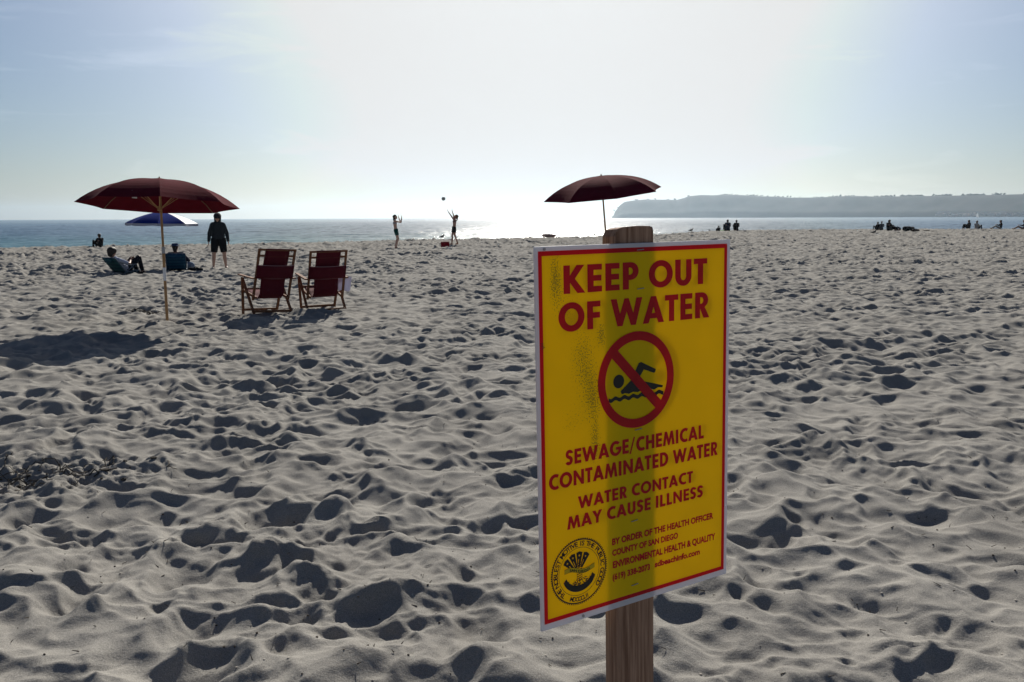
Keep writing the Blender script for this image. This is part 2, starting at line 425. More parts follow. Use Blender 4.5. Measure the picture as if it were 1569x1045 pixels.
def ridge_trees():
    rnd = random.Random(5); mb = MB()
    for a, D, H in RIDGE:
        u = CX + FPX * math.tan(a) * 1.0
        if u < 1090: dens = .06
        elif u < 1330: dens = .25
        else: dens = .8
        for _ in range(3):
            if rnd.random() > dens * (.55 + 1.1 * float(gnoise(np.array([a * 170.]), np.array([.5]), 77)[0])): continue
            aa = a + rnd.uniform(-.001, .001); d = D + rnd.uniform(-20, 60)
            h = rnd.uniform(2.5, 6 + 6 * rnd.random() ** 2) * (1.4 if u > 1480 else 1); x, y, z = d * math.sin(aa), d * math.cos(aa), SEA_Z + H
            mb.cone((x, y, z - 3), (x, y, z + h * .7), .5, .3, 5)
            for _k in range(rnd.randint(2, 4)):
                w = rnd.uniform(2, 4.5)
                mb.ell((x + rnd.uniform(-4, 4), y + rnd.uniform(-3, 3), z + h * rnd.uniform(.05, .8)), (w, w, w * rnd.uniform(.4, .8)), 7)
    return mb
tag(ridge_trees().build('ridge_trees', mat('far_foliage', (.05, .06, .035), 1, .1)), kind='stuff')

def far_houses():
    rnd = random.Random(9); mb = MB()
    for k in range(55):
        u = 1420 + 150 * rnd.random() ** .7 + (rnd.random() - .5) * 8
        a = math.atan((u - CX) / FPX / 0.99); D = np.interp(u, [934, 1100, 1569, 2000], [4600, 4500, 3900, 3400]) - 262 + rnd.uniform(0, 10)
        w = rnd.uniform(8, 22)
        mb.box((D * math.sin(a), D * math.cos(a), SEA_Z + rnd.uniform(5, 16)), (w, 9, rnd.uniform(4, 7)))
    return mb
tag(far_houses().build('shore_buildings', mat('pale_stucco', (.5, .42, .38), .9)), kind='stuff')

# ------------------------------------------------------------------ haze
hz = MB().box((0, 5200, 82), (17000, 13400, 190)).build('haze')
hzm = bpy.data.materials.new('haze'); hzm.use_nodes = True
nt = hzm.node_tree; nt.nodes.clear()
pv = nt.nodes.new('ShaderNodeVolumePrincipled'); ho = nt.nodes.new('ShaderNodeOutputMaterial')
pv.inputs['Color'].default_value = (.68, .84, 1.0, 1); pv.inputs['Density'].default_value = HAZE_DENSITY; pv.inputs['Anisotropy'].default_value = .76
nt.links.new(pv.outputs[0], ho.inputs['Volume'])
hz.data.materials.append(hzm); tag(hz, kind='stuff')

# ------------------------------------------------------------------ warning sign
BW, BH = .4064, .6096
def nmath(nt, op, a, b=None, c=None):
    n = nt.nodes.new('ShaderNodeMath'); n.operation = op
    for i, x in enumerate((a, b, c)):
        if x is None: continue
        if hasattr(x, 'is_output'): nt.links.new(x, n.inputs[i])
        else: n.inputs[i].default_value = x
    return n.outputs[0]

def board_material():
    m = bpy.data.materials.new('printed_plastic'); m.use_nodes = True
    nt = m.node_tree; N = nt.nodes; Lk = nt.links.new
    p = N['Principled BSDF']; p.inputs['Roughness'].default_value = .5; p.inputs['Specular IOR Level'].default_value = .15
    tc = N.new('ShaderNodeTexCoord'); sx = N.new('ShaderNodeSeparateXYZ'); Lk(tc.outputs['Object'], sx.inputs[0])
    x, y = sx.outputs[0], sx.outputs[1]
    def inside(x0, x1, y0, y1):
        dx = nmath(nt, 'SUBTRACT', nmath(nt, 'ABSOLUTE', nmath(nt, 'SUBTRACT', x, (x0 + x1) / 2)), (x1 - x0) / 2)
        dy = nmath(nt, 'SUBTRACT', nmath(nt, 'ABSOLUTE', nmath(nt, 'SUBTRACT', y, (y0 + y1) / 2)), (y1 - y0) / 2)
        return nmath(nt, 'LESS_THAN', nmath(nt, 'MAXIMUM', dx, dy), 0.0)
    red = inside(.014 * BW, .983 * BW, -.983 * BH, -.0115 * BH)
    yel = inside(.031 * BW, .966 * BW, -.9715 * BH, -.0235 * BH)
    nz = N.new('ShaderNodeTexNoise'); nz.inputs['Scale'].default_value = 7; nz.inputs['Detail'].default_value = 5; Lk(tc.outputs['Object'], nz.inputs['Vector'])
    yr = N.new('ShaderNodeValToRGB'); yr.color_ramp.elements[0].color = (.80, .575, .001, 1); yr.color_ramp.elements[1].color = (.86, .62, .001, 1)
    yr.color_ramp.elements[0].position = .3; yr.color_ramp.elements[1].position = .7
    Lk(nz.outputs[0], yr.inputs[0])
    m1 = N.new('ShaderNodeMix'); m1.data_type = 'RGBA'; m1.inputs[6].default_value = (.66, .67, .72, 1); m1.inputs[7].default_value = (.55, .012, .02, 1); Lk(red, m1.inputs[0])
    m2 = N.new('ShaderNodeMix'); m2.data_type = 'RGBA'; Lk(m1.outputs[2], m2.inputs[6]); Lk(yr.outputs[0], m2.inputs[7]); Lk(yel, m2.inputs[0])
    # scuffs: dark speckle gathered in a few rubbed places
    tot = None
    for u, v, su, sv, k in ((.09, .08, .022, .05, 1.0), (.305, .235, .018, .03, .9), (.215, .30, .05, .075, .7), (.26, .40, .035, .06, .8), (.27, .52, .02, .05, .8),
                            (.16, .45, .05, .035, .35), (.028, .249, .009, .010, 1.3), (.13, .15, .05, .05, .35)):
        gx = nmath(nt, 'DIVIDE', nmath(nt, 'SUBTRACT', x, u * BW), su * BW); gy = nmath(nt, 'DIVIDE', nmath(nt, 'SUBTRACT', y, -v * BH), sv * BH)
        g = nmath(nt, 'MULTIPLY', nmath(nt, 'EXPONENT', nmath(nt, 'MULTIPLY', nmath(nt, 'ADD', nmath(nt, 'MULTIPLY', gx, gx), nmath(nt, 'MULTIPLY', gy, gy)), -.8)), k)
        tot = g if tot is None else nmath(nt, 'ADD', tot, g)
    sp = N.new('ShaderNodeTexNoise'); sp.inputs['Scale'].default_value = 420; sp.inputs['Detail'].default_value = 2; Lk(tc.outputs['Object'], sp.inputs['Vector'])
    mk = nmath(nt, 'MULTIPLY', nmath(nt, 'GREATER_THAN', nmath(nt, 'ADD', sp.outputs[0], nmath(nt, 'MULTIPLY', tot, .22)), .685), nmath(nt, 'MINIMUM', nmath(nt, 'ADD', nmath(nt, 'MULTIPLY', tot, 1.3), .0), .55))
    m3 = N.new('ShaderNodeMix'); m3.data_type = 'RGBA'; Lk(mk, m3.inputs[0]); Lk(m2.outputs[2], m3.inputs[6]); m3.inputs[7].default_value = (.05, .05, .04, 1)
    Lk(m3.outputs[2], p.inputs['Base Color'])
    t = N.new('ShaderNodeBsdfTranslucent'); Lk(m3.outputs[2], t.inputs[0])
    mx = N.new('ShaderNodeMixShader'); mx.inputs[0].default_value = .31
    Lk(p.outputs[0], mx.inputs[1]); Lk(t.outputs[0], mx.inputs[2]); Lk(mx.outputs[0], N['Material Output'].inputs[0])
    return m

def arc(cx, cy, rx, ry, a0, a1, n=14):
    return [(cx + rx * math.cos(R(a0 + (a1 - a0) * k / n)), cy + ry * math.sin(R(a0 + (a1 - a0) * k / n))) for k in range(n + 1)]

def glyph(ch):
    """heavy geometric capitals, one unit tall: (advance, [outlines])"""
    t = .215; h = .19
    if ch == ' ': return .36, []
    if ch == '/': return .50, [[(.0, -.08), (.10, -.08), (.46, 1.06), (.36, 1.06)]]
    if ch == 'I': return .34, [[(.06, 0), (.06 + t, 0), (.06 + t, 1), (.06, 1)]]
    if ch == 'L': return .58, [[(.06, 0), (.55, 0), (.55, h), (.06 + t, h), (.06 + t, 1), (.06, 1)]]
    if ch == 'T': return .60, [[(.195, 0), (.41, 0), (.41, 1 - h), (.59, 1 - h), (.59, 1), (.015, 1), (.015, 1 - h), (.195, 1 - h)]]
    if ch == 'E': return .63, [[(.06, 0), (.59, 0), (.59, h), (.27, h), (.27, .405), (.57, .405), (.57, .595), (.27, .595), (.27, 1 - h), (.59, 1 - h), (.59, 1), (.06, 1)]]
    if ch == 'F': return .60, [[(.06, 0), (.27, 0), (.27, .40), (.55, .40), (.55, .59), (.27, .59), (.27, 1 - h), (.57, 1 - h), (.57, 1), (.06, 1)]]
    if ch == 'H': return .86, [[(.06, 0), (.275, 0), (.275, .40), (.59, .40), (.59, 0), (.805, 0), (.805, 1), (.59, 1), (.59, .60), (.275, .60), (.275, 1), (.06, 1)]]
    if ch == 'K': return .83, [[(.06, 0), (.275, 0), (.275, .40), (.56, 0), (.83, 0), (.45, .52), (.80, 1), (.535, 1), (.275, .62), (.275, 1), (.06, 1)]]
    if ch == 'N': return .94, [[(.06, 0), (.27, 0), (.27, .62), (.70, 0), (.885, 0), (.885, 1), (.675, 1), (.675, .38), (.245, 1), (.06, 1)]]
    if ch == 'M': return 1.12, [[(.02, 0), (.235, 0), (.305, .56), (.50, 0), (.62, 0), (.815, .56), (.885, 0), (1.10, 0), (.935, 1), (.735, 1), (.56, .44), (.385, 1), (.185, 1)]]
    if ch == 'W': return 1.30, [[(.0, 1), (.225, 1), (.37, .43), (.57, 1), (.73, 1), (.93, .43), (1.075, 1), (1.30, 1), (1.03, 0), (.835, 0), (.65, .54), (.465, 0), (.27, 0)]]
    if ch == 'A': return .90, [[(0, 0), (.23, 0), (.295, .18), (.605, .18), (.67, 0), (.90, 0), (.555, 1), (.345, 1)], [(.36, .36), (.54, .36), (.45, .63)]]
    if ch == 'Y': return .82, [[(.305, 0), (.515, 0), (.515, .43), (.82, 1), (.575, 1), (.41, .66), (.245, 1), (0, 1), (.305, .43)]]
    if ch == 'O': return 1.02, [arc(.51, .5, .495, .52, 0, 360, 40)[:-1], arc(.51, .5, .27, .315, 0, 360, 32)[:-1]]
    if ch == 'D': return .84, [[(.06, 0), (.32, 0)] + arc(.32, .5, .49, .5, -90, 90, 20)[1:] + [(.06, 1)], [(.275, .19), (.33, .19)] + arc(.33, .5, .255, .31, -90, 90, 16)[1:] + [(.275, .81)]]
    if ch == 'P': return .68, [[(.06, 0), (.275, 0), (.275, .35), (.36, .35)] + arc(.36, .675, .31, .325, -90, 90, 16)[1:] + [(.06, 1)], [(.275, .53), (.34, .53)] + arc(.34, .675, .12, .145, -90, 90, 12)[1:] + [(.275, .82)]]
    if ch == 'R': return .72, [[(.06, 0), (.275, 0), (.275, .385), (.455, 0), (.71, 0), (.49, .42)] + arc(.35, .70, .305, .30, -55, 90, 16) + [(.06, 1)], [(.275, .55), (.33, .55)] + arc(.33, .69, .115, .14, -90, 90, 12)[1:] + [(.275, .83)]]
    if ch == 'U': return .80, [[(.055, 1), (.055, .36)] + arc(.40, .36, .345, .38, 180, 360, 22)[1:] + [(.745, 1), (.53, 1), (.53, .36)] + arc(.40, .36, .13, .18, 360, 180, 14)[1:] + [(.27, 1)]]
    if ch == 'C': return .80, [arc(.53, .5, .50, .52, 58, 302, 30) + arc(.55, .5, .28, .315, 302, 58, 24)]
    if ch == 'G': return 1.0, [arc(.52, .5, .50, .52, 48, 360, 34)[:-1] + [(1.01, .575), (.54, .575), (.54, .40), (.76, .40)] + arc(.53, .5, .27, .325, 322, 52, 28)]
    if ch == 'S':
        up = arc(.33, .72, .285, .295, 22, 268, 20); lo = arc(.31, .285, .30, .305, 88, -160, 20)
        iu = arc(.34, .72, .085, .115, 40, 262, 12); il = arc(.30, .285, .09, .12, 84, -150, 12)
        # walk: outer of the upper bowl, outer of the lower bowl, back along both inner curves
        o = arc(.335, .715, .295, .30, 15, 250, 20) + arc(.285, .29, .085, .105, 75, -145, 12) + arc(.29, .30, .305, .32, -150, 70, 22)[0:] + arc(.345, .715, .08, .105, 255, 30, 12)
        return .64, [o]
    return .6, []

def outline_mesh(name, outs):
    cu = bpy.data.curves.new('outline', 'CURVE'); cu.dimensions = '2D'; cu.fill_mode = 'BOTH'
    for o in outs:
        s = cu.splines.new('POLY'); s.points.add(len(o) - 1); s.use_cyclic_u = True
        for k, p in enumerate(o): s.points[k].co = (p[0], p[1], 0, 1)
    ob = bpy.data.objects.new('tmp', cu); col.objects.link(ob)
    me = bpy.data.meshes.new_from_object(ob.evaluated_get(bpy.context.evaluated_depsgraph_get()))
    bpy.data.objects.remove(ob); bpy.data.curves.remove(cu); me.name = name
    return me

def font_mesh(name, text, bold=.042):
    cu = bpy.data.curves.new('text', 'FONT'); cu.body = text; cu.size = 1; cu.offset = bold; cu.resolution_u = 3
    ob = bpy.data.objects.new('tmp', cu); col.objects.link(ob)
    me = bpy.data.meshes.new_from_object(ob.evaluated_get(bpy.context.evaluated_depsgraph_get()))
    bpy.data.objects.remove(ob); bpy.data.curves.remove(cu); me.name = name
    return me

def co_of(me):
    a = np.empty(len(me.vertices) * 3, np.float32); me.vertices.foreach_get('co', a); return a.reshape(-1, 3)
def set_co(me, a):
    me.vertices.foreach_set('co', a.astype(np.float32).reshape(-1)); me.update()

def sign_frame():
    r1 = Vector((0.34590244, 0.03600011, -0.20950297)).normalized()
    dn = Vector((0.00648007, -0.60463835, -0.07704396)).normalized()
    c3 = CAM.to_3x3()
    ex = (c3 @ r1).normalized(); ey = -(c3 @ dn); ey = (ey - ex * ey.dot(ex)).normalized(); ez = ex.cross(ey)
    o = CAM @ Vector((0.03369687, 0.14084316, -1.28048115))
    M = Matrix((ex, ey, ez)).transposed().to_4x4(); M.translation = o
    return M
SF = sign_frame()
XP = .483 * BW
post_foot = SF @ Vector((XP, 0, -.025))
SL = (post_foot.z - gz(post_foot.x, post_foot.y)) / SF.to_3x3().col[1].z
sign = empty('warning_sign')
sign.matrix_world = SF @ Matrix.Translation((XP, -SL, 0))
tag(sign, 'yellow and red KEEP OUT OF WATER sign mounted on a wooden post in the sand', 'sign')
OFF = Vector((-XP, SL, 0))
red_ink = mat('red_ink', (.58, .010, .02), .45, .3, noise=.08, nscale=20, trans=.4)
ghost_ink = mat('show_through_ink', (.5, .25, .03), .5, .3, trans=.7)
dark_ink = mat('black_ink', (.012, .014, .014), .45, .3)
brd = MB().box((BW / 2, -BH / 2, -.002), (BW, BH, .004)).build('board', board_material(), sign, bevel=.0006)
brd.location = OFF

def put(me, name, m, z=.0005, parent=brd):
    o = link_mesh(name, me, m, parent); o.location = (0, 0, z); return o

def fatten(outs, d):
    """every outline a little further out (counters a little further in)"""
    res = []
    for o in outs:
        n = len(o); A = sum(o[i][0] * o[(i + 1) % n][1] - o[(i + 1) % n][0] * o[i][1] for i in range(n)) / 2
        hole = any(o is not q and min(p[0] for p in q) < min(p[0] for p in o) and max(p[0] for p in q) > max(p[0] for p in o) for q in outs)
        sg = (1 if A > 0 else -1) * (-1 if hole else 1); new = []
        for i in range(n):
            p, q, r = Vector(o[i - 1]), Vector(o[i]), Vector(o[(i + 1) % n])
            e1, e2 = (q - p), (r - q)
            if e1.length < 1e-6 or e2.length < 1e-6: new.append(o[i]); continue
            n1 = Vector((e1.y, -e1.x)).normalized(); n2 = Vector((e2.y, -e2.x)).normalized(); b = n1 + n2
            if b.length < .2: b = n1
            b = b.normalized(); k = d / max(.5, b.dot(n1)); new.append((q.x + b.x * k * sg, q.y + b.y * k * sg))
        res.append(new)
    return res

def heavy_line(text, u0, u1, v0, v1, m=red_ink):
    outs = []; x = 0
    for ch in text:
        adv, os_ = glyph(ch)
        outs += [[(p[0] + x, p[1]) for p in o] for o in os_]
        x += adv + (.055 if ch != ' ' else 0)
    outs = fatten(outs, .012)
    xs = [p[0] for o in outs for p in o]; a, b = min(xs), max(xs)
    kx = (u1 - u0) * BW / (b - a); H = (v1 - v0) * BH
    outs = [[((p[0] - a) * kx + u0 * BW, p[1] * H - v1 * BH) for p in o] for o in outs]
    return put(outline_mesh('lettering', outs), 'lettering', m)

def small_line(text, u0, u1, v0, v1, m=red_ink):
    me = font_mesh('lettering', text); c = co_of(me)
    a, b = c[:, 0].min(), c[:, 0].max()
    capm = font_mesh('cap', 'H', 0); cap = co_of(capm)[:, 1].max(); bpy.data.meshes.remove(capm)
    c[:, 0] = (c[:, 0] - a) / (b - a) * (u1 - u0) * BW + u0 * BW
    c[:, 1] = c[:, 1] / cap * (v1 - v0) * BH - v1 * BH
    set_co(me, c)
    return put(me, 'lettering', m)

words = [heavy_line('KEEP OUT', .127, .866, .0505, .1205), heavy_line('OF WATER', .101, .881, .1455, .2165),
         heavy_line('SEWAGE/CHEMICAL', .124, .854, .5275, .5665), heavy_line('CONTAMINATED WATER', .045, .938, .585, .6245),
         heavy_line('WATER CONTACT', .181, .792, .6575, .6905), heavy_line('MAY CAUSE ILLNESS', .128, .853, .7065, .7405)]
words += [small_line('BY ORDER OF THE HEALTH OFFICER', .35, .915, .798, .815), small_line('COUNTY OF SAN DIEGO', .35, .708, .830, .846),
          small_line('ENVIRONMENTAL HEALTH & QUALITY', .353, .929, .863, .881), small_line('(619) 338-2073', .351, .551, .8995, .9155), small_line('sdbeachinfo.com', .577, .836, .8975, .9135)]

# no-swimming roundel
cx, cy, Rr = .482 * BW, -.3675 * BH, .0805
def half_moon(sgn):
    ri = Rr - .0150; w = .0085; a = math.asin(w / ri); d = R(-45.5)
    if sgn > 0: angs = [a + (math.pi - 2 * a) * k / 30 for k in range(31)]
    else: angs = [math.pi + a + (math.pi - 2 * a) * k / 30 for k in range(31)]
    return [(cx + ri * math.cos(t + d), cy + ri * math.sin(t + d)) for t in angs]
ring = put(outline_mesh('prohibition_ring', [[(cx + Rr * math.cos(2 * math.pi * k / 72), cy + Rr * math.sin(2 * math.pi * k / 72)) for k in range(72)], half_moon(1), half_moon(-1)]), 'prohibition_ring', red_ink, .0009)
UV = lambda L: [(u * BW, -v * BH) for u, v in L]
sw = [[(.389 * BW + .0112 * math.cos(2 * math.pi * k / 28), -.3655 * BH + .0112 * math.sin(2 * math.pi * k / 28)) for k in range(28)],
      UV([(.455, .3655), (.492, .323), (.504, .3205), (.583, .3455), (.580, .352), (.574, .3555), (.519, .342), (.488, .369), (.622, .3935), (.618, .399), (.595, .397), (.575, .402), (.553, .398), (.530, .402), (.508, .3985),
          (.486, .402), (.463, .399), (.441, .403), (.420, .3995), (.404, .4015), (.398, .393)])]
wav_t, wav_b = [], []
for k in range(61):
    u = .338 + (.624 - .338) * k / 60; v = .4125 + .0028 * math.sin((u - .338) / .0455 * 2 * math.pi)
    wav_t.append((u, v - .0052)); wav_b.append((u, v + .0052))
sw.append(UV(wav_t + wav_b[::-1]))
swim = put(outline_mesh('swimmer_pictogram', sw), 'swimmer_pictogram', dark_ink, .0005)

# county seal: rings, beads, legend, a sheaf of banners over a ship and plants
scx, scy, SRx = .1835 * BW, -.863 * BH, .0553
def ringo(r0, r1, n=64): return [[(scx + r * math.cos(2 * math.pi * k / n), scy + r * math.sin(2 * math.pi * k / n)) for k in range(n)] for r in (r1, r0)]
seal = put(outline_mesh('county_seal', ringo(.0525, .0545) + ringo(.0398, .0405)), 'county_seal', dark_ink)
beads = []
for k in range(90):
    t = 2 * math.pi * k / 90
    beads.append([(scx + SRx * math.cos(t) + .0011 * math.cos(a), scy + SRx * math.sin(t) + .0011 * math.sin(a)) for a in [2 * math.pi * j / 6 for j in range(6)]])
put(outline_mesh('bead_rim', beads), 'bead_rim', dark_ink, .0006, seal)
def ring_text(text, a0, a1, rad, size, flip=False):
    vs, fs = [], []
    wd = {' ': .55, 'I': .5, 'M': 1.25, 'O': 1.1, 'G': 1.1, 'D': 1.05, 'N': 1.05, 'C': 1.05}
    pos = [0.0]
    for p_, q_ in zip(text, text[1:]): pos.append(pos[-1] + (wd.get(p_, .9) + wd.get(q_, .9)) / 2)
    for k, ch in enumerate(text):
        if ch == ' ': continue
        me = font_mesh('g', ch, .02); c = co_of(me)
        if len(c) == 0: continue
        mid = (c[:, 0].min() + c[:, 0].max()) / 2; b = len(vs)
        t = R(a0 + (a1 - a0) * pos[k] / pos[-1])
        for p in c:
            lx, ly = (p[0] - mid) * size, (p[1]) * size
            if flip: lx, ly = -lx, -ly
            r = rad + ly; tt = t - lx / rad
            vs.append((scx + r * math.cos(tt), scy + r * math.sin(tt), 0))
        fs += [tuple(i + b for i in f.vertices) for f in me.polygons]
        bpy.data.meshes.remove(me)
    me = bpy.data.meshes.new('legend'); me.from_pydata(vs, [], fs); return me
put(ring_text('THE NOBLEST MOTIVE IS THE PUBLIC GOOD', 226, -38, .0430, .0115), 'legend', dark_ink, .0005, seal)
put(ring_text('MDCCCLII', 250, 290, .0500, .0105, True), 'legend', dark_ink, .0005, seal)
SC = lambda L: [(scx + x, scy + y) for x, y in L]
emb = []
for a in (-44, -20, 4, 28):                              # the fan of banners
    c, s = math.cos(R(90 - a)), math.sin(R(90 - a)); pr = lambda r, w: (r * c + w * s - .002, r * s - w * c - .004)
    emb.append(SC([pr(.012, -.0022), pr(.036, -.0062), pr(.038, 0), pr(.036, .0062), pr(.012, .0022)]))
    for q in (.031,): emb.append([(x, y) for x, y in SC([(pr(q, 0)[0] + .0022 * math.cos(2 * math.pi * j / 10) * (1 if j % 2 else .45), pr(q, 0)[1] + .0022 * math.sin(2 * math.pi * j / 10) * (1 if j % 2 else .45)) for j in range(10)])])
    emb.append(SC([pr(.015, -.0012), pr(.025, -.0018), pr(.025, -.0005), pr(.015, -.0003)]))
emb.append(SC([(x, y) for x, y in arc(0, -.004, .033, .030, 196, 344, 24)] + [(x, y) for x, y in arc(0, .001, .0275, .024, 340, 200, 24)]))   # hull
put(outline_mesh('emblem', emb), 'emblem', dark_ink, .0005, seal)
rnd = random.Random(3); lv = []
for k in range(46):                                        # leaves and fruit under the ribbon
    x = rnd.gauss(0, .012); y = -.020 + rnd.gauss(0, .0035) + abs(x) * .18
    if (x * x + y * y) ** .5 > .036: continue
    a = rnd.uniform(0, 3.1); l, w = rnd.uniform(.0018, .0036), rnd.uniform(.0006, .0012)
    lv.append(SC([(x + l * math.cos(a), y + l * math.sin(a)), (x - w * math.sin(a), y + w * math.cos(a)), (x - l * math.cos(a), y - l * math.sin(a)), (x + w * math.sin(a), y - w * math.cos(a))]))
me = MB()
for k, o in enumerate(lv): me.add([(p[0], p[1], k * 2e-6) for p in o], [(0, 1, 2, 3)])
put(me.mesh('foliage_ornament'), 'foliage_ornament', dark_ink, .0007, seal)
tw = MB()
for k in range(9):                                         # twisted mast
    y = -.016 + k * .0036
    tw.add([(scx - .0045, scy + y, 0), (scx + .0045, scy + y + .0022, 0), (scx + .0045, scy + y + .0034, 0), (scx - .0045, scy + y + .0012, 0)], [(0, 1, 2, 3)])
for s in (-1, 1): tw.add([(scx + s * .0046, scy - .018, 0), (scx + s * .0052, scy - .018, 0), (scx + s * .0052, scy + .016, 0), (scx + s * .0046, scy + .016, 0)], [(0, 1, 2, 3)])
put(tw.mesh('mast_ornament'), 'mast_ornament', dark_ink, .0008, seal)
rb = []
rt, rbm = [], []
for k in range(25):
    x = -.030 + .060 * k / 24; y = .0005 + .0035 * math.sin(k / 24 * math.pi * 2 + .6)
    rt.append((x, y + .0062)); rbm.append((x, y - .0008))
yel_ink = mat('yellow_ink', (.60, .42, .003), .45, .3)
put(outline_mesh('ribbon', [SC(rt + rbm[::-1])]), 'ribbon', yel_ink, .0011, seal)
edge = [SC([(x, y + .0004) for x, y in rt] + rt[::-1]), SC(rbm + [(x, y - .0004) for x, y in rbm][::-1])]
put(outline_mesh('ribbon_edge', edge), 'ribbon_edge', dark_ink, .0013, seal)
me = font_mesh('legend', 'SAN DIEGO', .02); c = co_of(me); c[:, 0] = (c[:, 0] / c[:, 0].max() - .5) * .040 + scx; c[:, 1] = c[:, 1] * .0062 + scy + .0004 + .0035 * np.sin((c[:, 0] - scx + .03) / .06 * 2 * np.pi + .6); set_co(me, c)
put(me, 'legend', dark_ink, .0014, seal)

# the same notice printed on the back of the board
for o in words[:6] + [ring, swim, seal]:
    b = bpy.data.objects.new('back_lettering' if o in words else 'back_print', o.data.copy()); col.objects.link(b); b.parent = brd
    b.data.materials.clear(); b.data.materials.append(ghost_ink)
    b.matrix_local = Matrix.Translation((BW, 0, -.0041)) @ Matrix.Rotation(math.pi, 4, 'Y') @ Matrix.Translation((0, 0, .0006))

# post, staples
wood = bpy.data.materials.new('weathered_wood'); wood.use_nodes = True
nt = wood.node_tree; N = nt.nodes; Lk = nt.links.new
p = N['Principled BSDF']; p.inputs['Roughness'].default_value = .9; p.inputs['Specular IOR Level'].default_value = .15
tc = N.new('ShaderNodeTexCoord'); mp = N.new('ShaderNodeMapping'); mp.inputs['Scale'].default_value = (90, 3.2, 90); Lk(tc.outputs['Object'], mp.inputs[0])
nn = N.new('ShaderNodeTexNoise'); nn.inputs['Scale'].default_value = 1.6; nn.inputs['Detail'].default_value = 7; nn.inputs['Distortion'].default_value = .6; Lk(mp.outputs[0], nn.inputs[0])
rr = N.new('ShaderNodeValToRGB'); rr.color_ramp.elements[0].position = .32; rr.color_ramp.elements[0].color = (.17, .092, .058, 1)
rr.color_ramp.elements[1].position = .68; rr.color_ramp.elements[1].color = (.40, .255, .175, 1); Lk(nn.outputs[0], rr.inputs[0]); Lk(rr.outputs[0], p.inputs['Base Color'])
bp = N.new('ShaderNodeBump'); bp.inputs['Strength'].default_value = .6; bp.inputs['Distance'].default_value = .003; Lk(nn.outputs[0], bp.inputs['Height']); Lk(bp.outputs[0], p.inputs['Normal'])
PW, PD = .080, .034
pm = MB(); prof = [(-PW / 2, -.25), (PW / 2, -.25), (PW / 2, SL + .019), (PW / 2 - .002, SL + .0255), (PW / 2 - .008, SL + .0270), (PW * .1, SL + .0278), (-PW / 2 + .016, SL + .0262), (-PW / 2 + .006, SL + .0235), (-PW / 2, SL + .012)]
n = len(prof)
pm.add([(x, y, -.0044) for x, y in prof] + [(x, y - (.002 if y > 1 else 0), -.0044 - PD) for x, y in prof], [tuple(range(n)), tuple(range(n, 2 * n))[::-1]] + [(i, n + i, n + (i + 1) % n, (i + 1) % n) for i in range(n)])
po = pm.build('post', wood, sign, bevel=.0018)
steel = mat('dull_steel', (.32, .33, .35), .45, .5, metal=.7)
for u, v in ((.503, .122), (.502, .0185), (.489, .506), (.467, .762), (.468, .947)):
    s = MB(); s.cap((-.0065, 0, 0), (.0065, .0008, 0), .0007, n=6); s.cap((-.0065, 0, 0), (-.0065, 0, -.004), .0007, n=6); s.cap((.0065, .0008, 0), (.0065, .0008, -.004), .0007, n=6)
    o = s.build('staple', steel, sign); o.location = OFF + Vector((u * BW, -v * BH, .0012))
for u, v in ((.042, .0065), (.201, .9915)):
    s = MB(); s.cone((0, 0, -.003), (0, 0, .0012), .0022, .0024, 10); o = s.build('nail_head', steel, sign); o.location = OFF + Vector((u * BW, -v * BH, 0))

# ------------------------------------------------------------------ umbrellas
def place(root, x, y, dz=0.0):
    root.location = (x, y, gz(x, y) + dz); return root

def canopy_mesh(Rd, prof, nr=8, a0=0.0, sub=6, sag=.03):
    """ribbed canopy: prof(t) = drop below the apex at t = r / Rd"""
    V = [(0, 0, 0)]; F = []; T = 12; n = nr * sub
    for j in range(1, T + 1):
        t = j / T
        for k in range(n):
            f = (k % sub) / sub; ph = 2 * math.pi * k / n + a0
            c = math.cos(math.pi / nr) / math.cos((f - .5) * 2 * math.pi / nr)
            e = 4 * f * (1 - f)
            r = Rd * t * ((1 - t) + t * (c - .045 * e))
            V.append((r * math.cos(ph), r * math.sin(ph), -prof(t) - sag * e * t * (1.15 - t)))
    for k in range(n): F.append((0, 1 + k, 1 + (k + 1) % n))
    for j in range(T - 1):
        for k in range(n):
            k2 = (k + 1) % n; F.append((1 + j * n + k, 1 + (j + 1) * n + k, 1 + (j + 1) * n + k2, 1 + j * n + k2))
    me = bpy.data.meshes.new('canopy'); me.from_pydata(V, [], F); me.update()
    return me

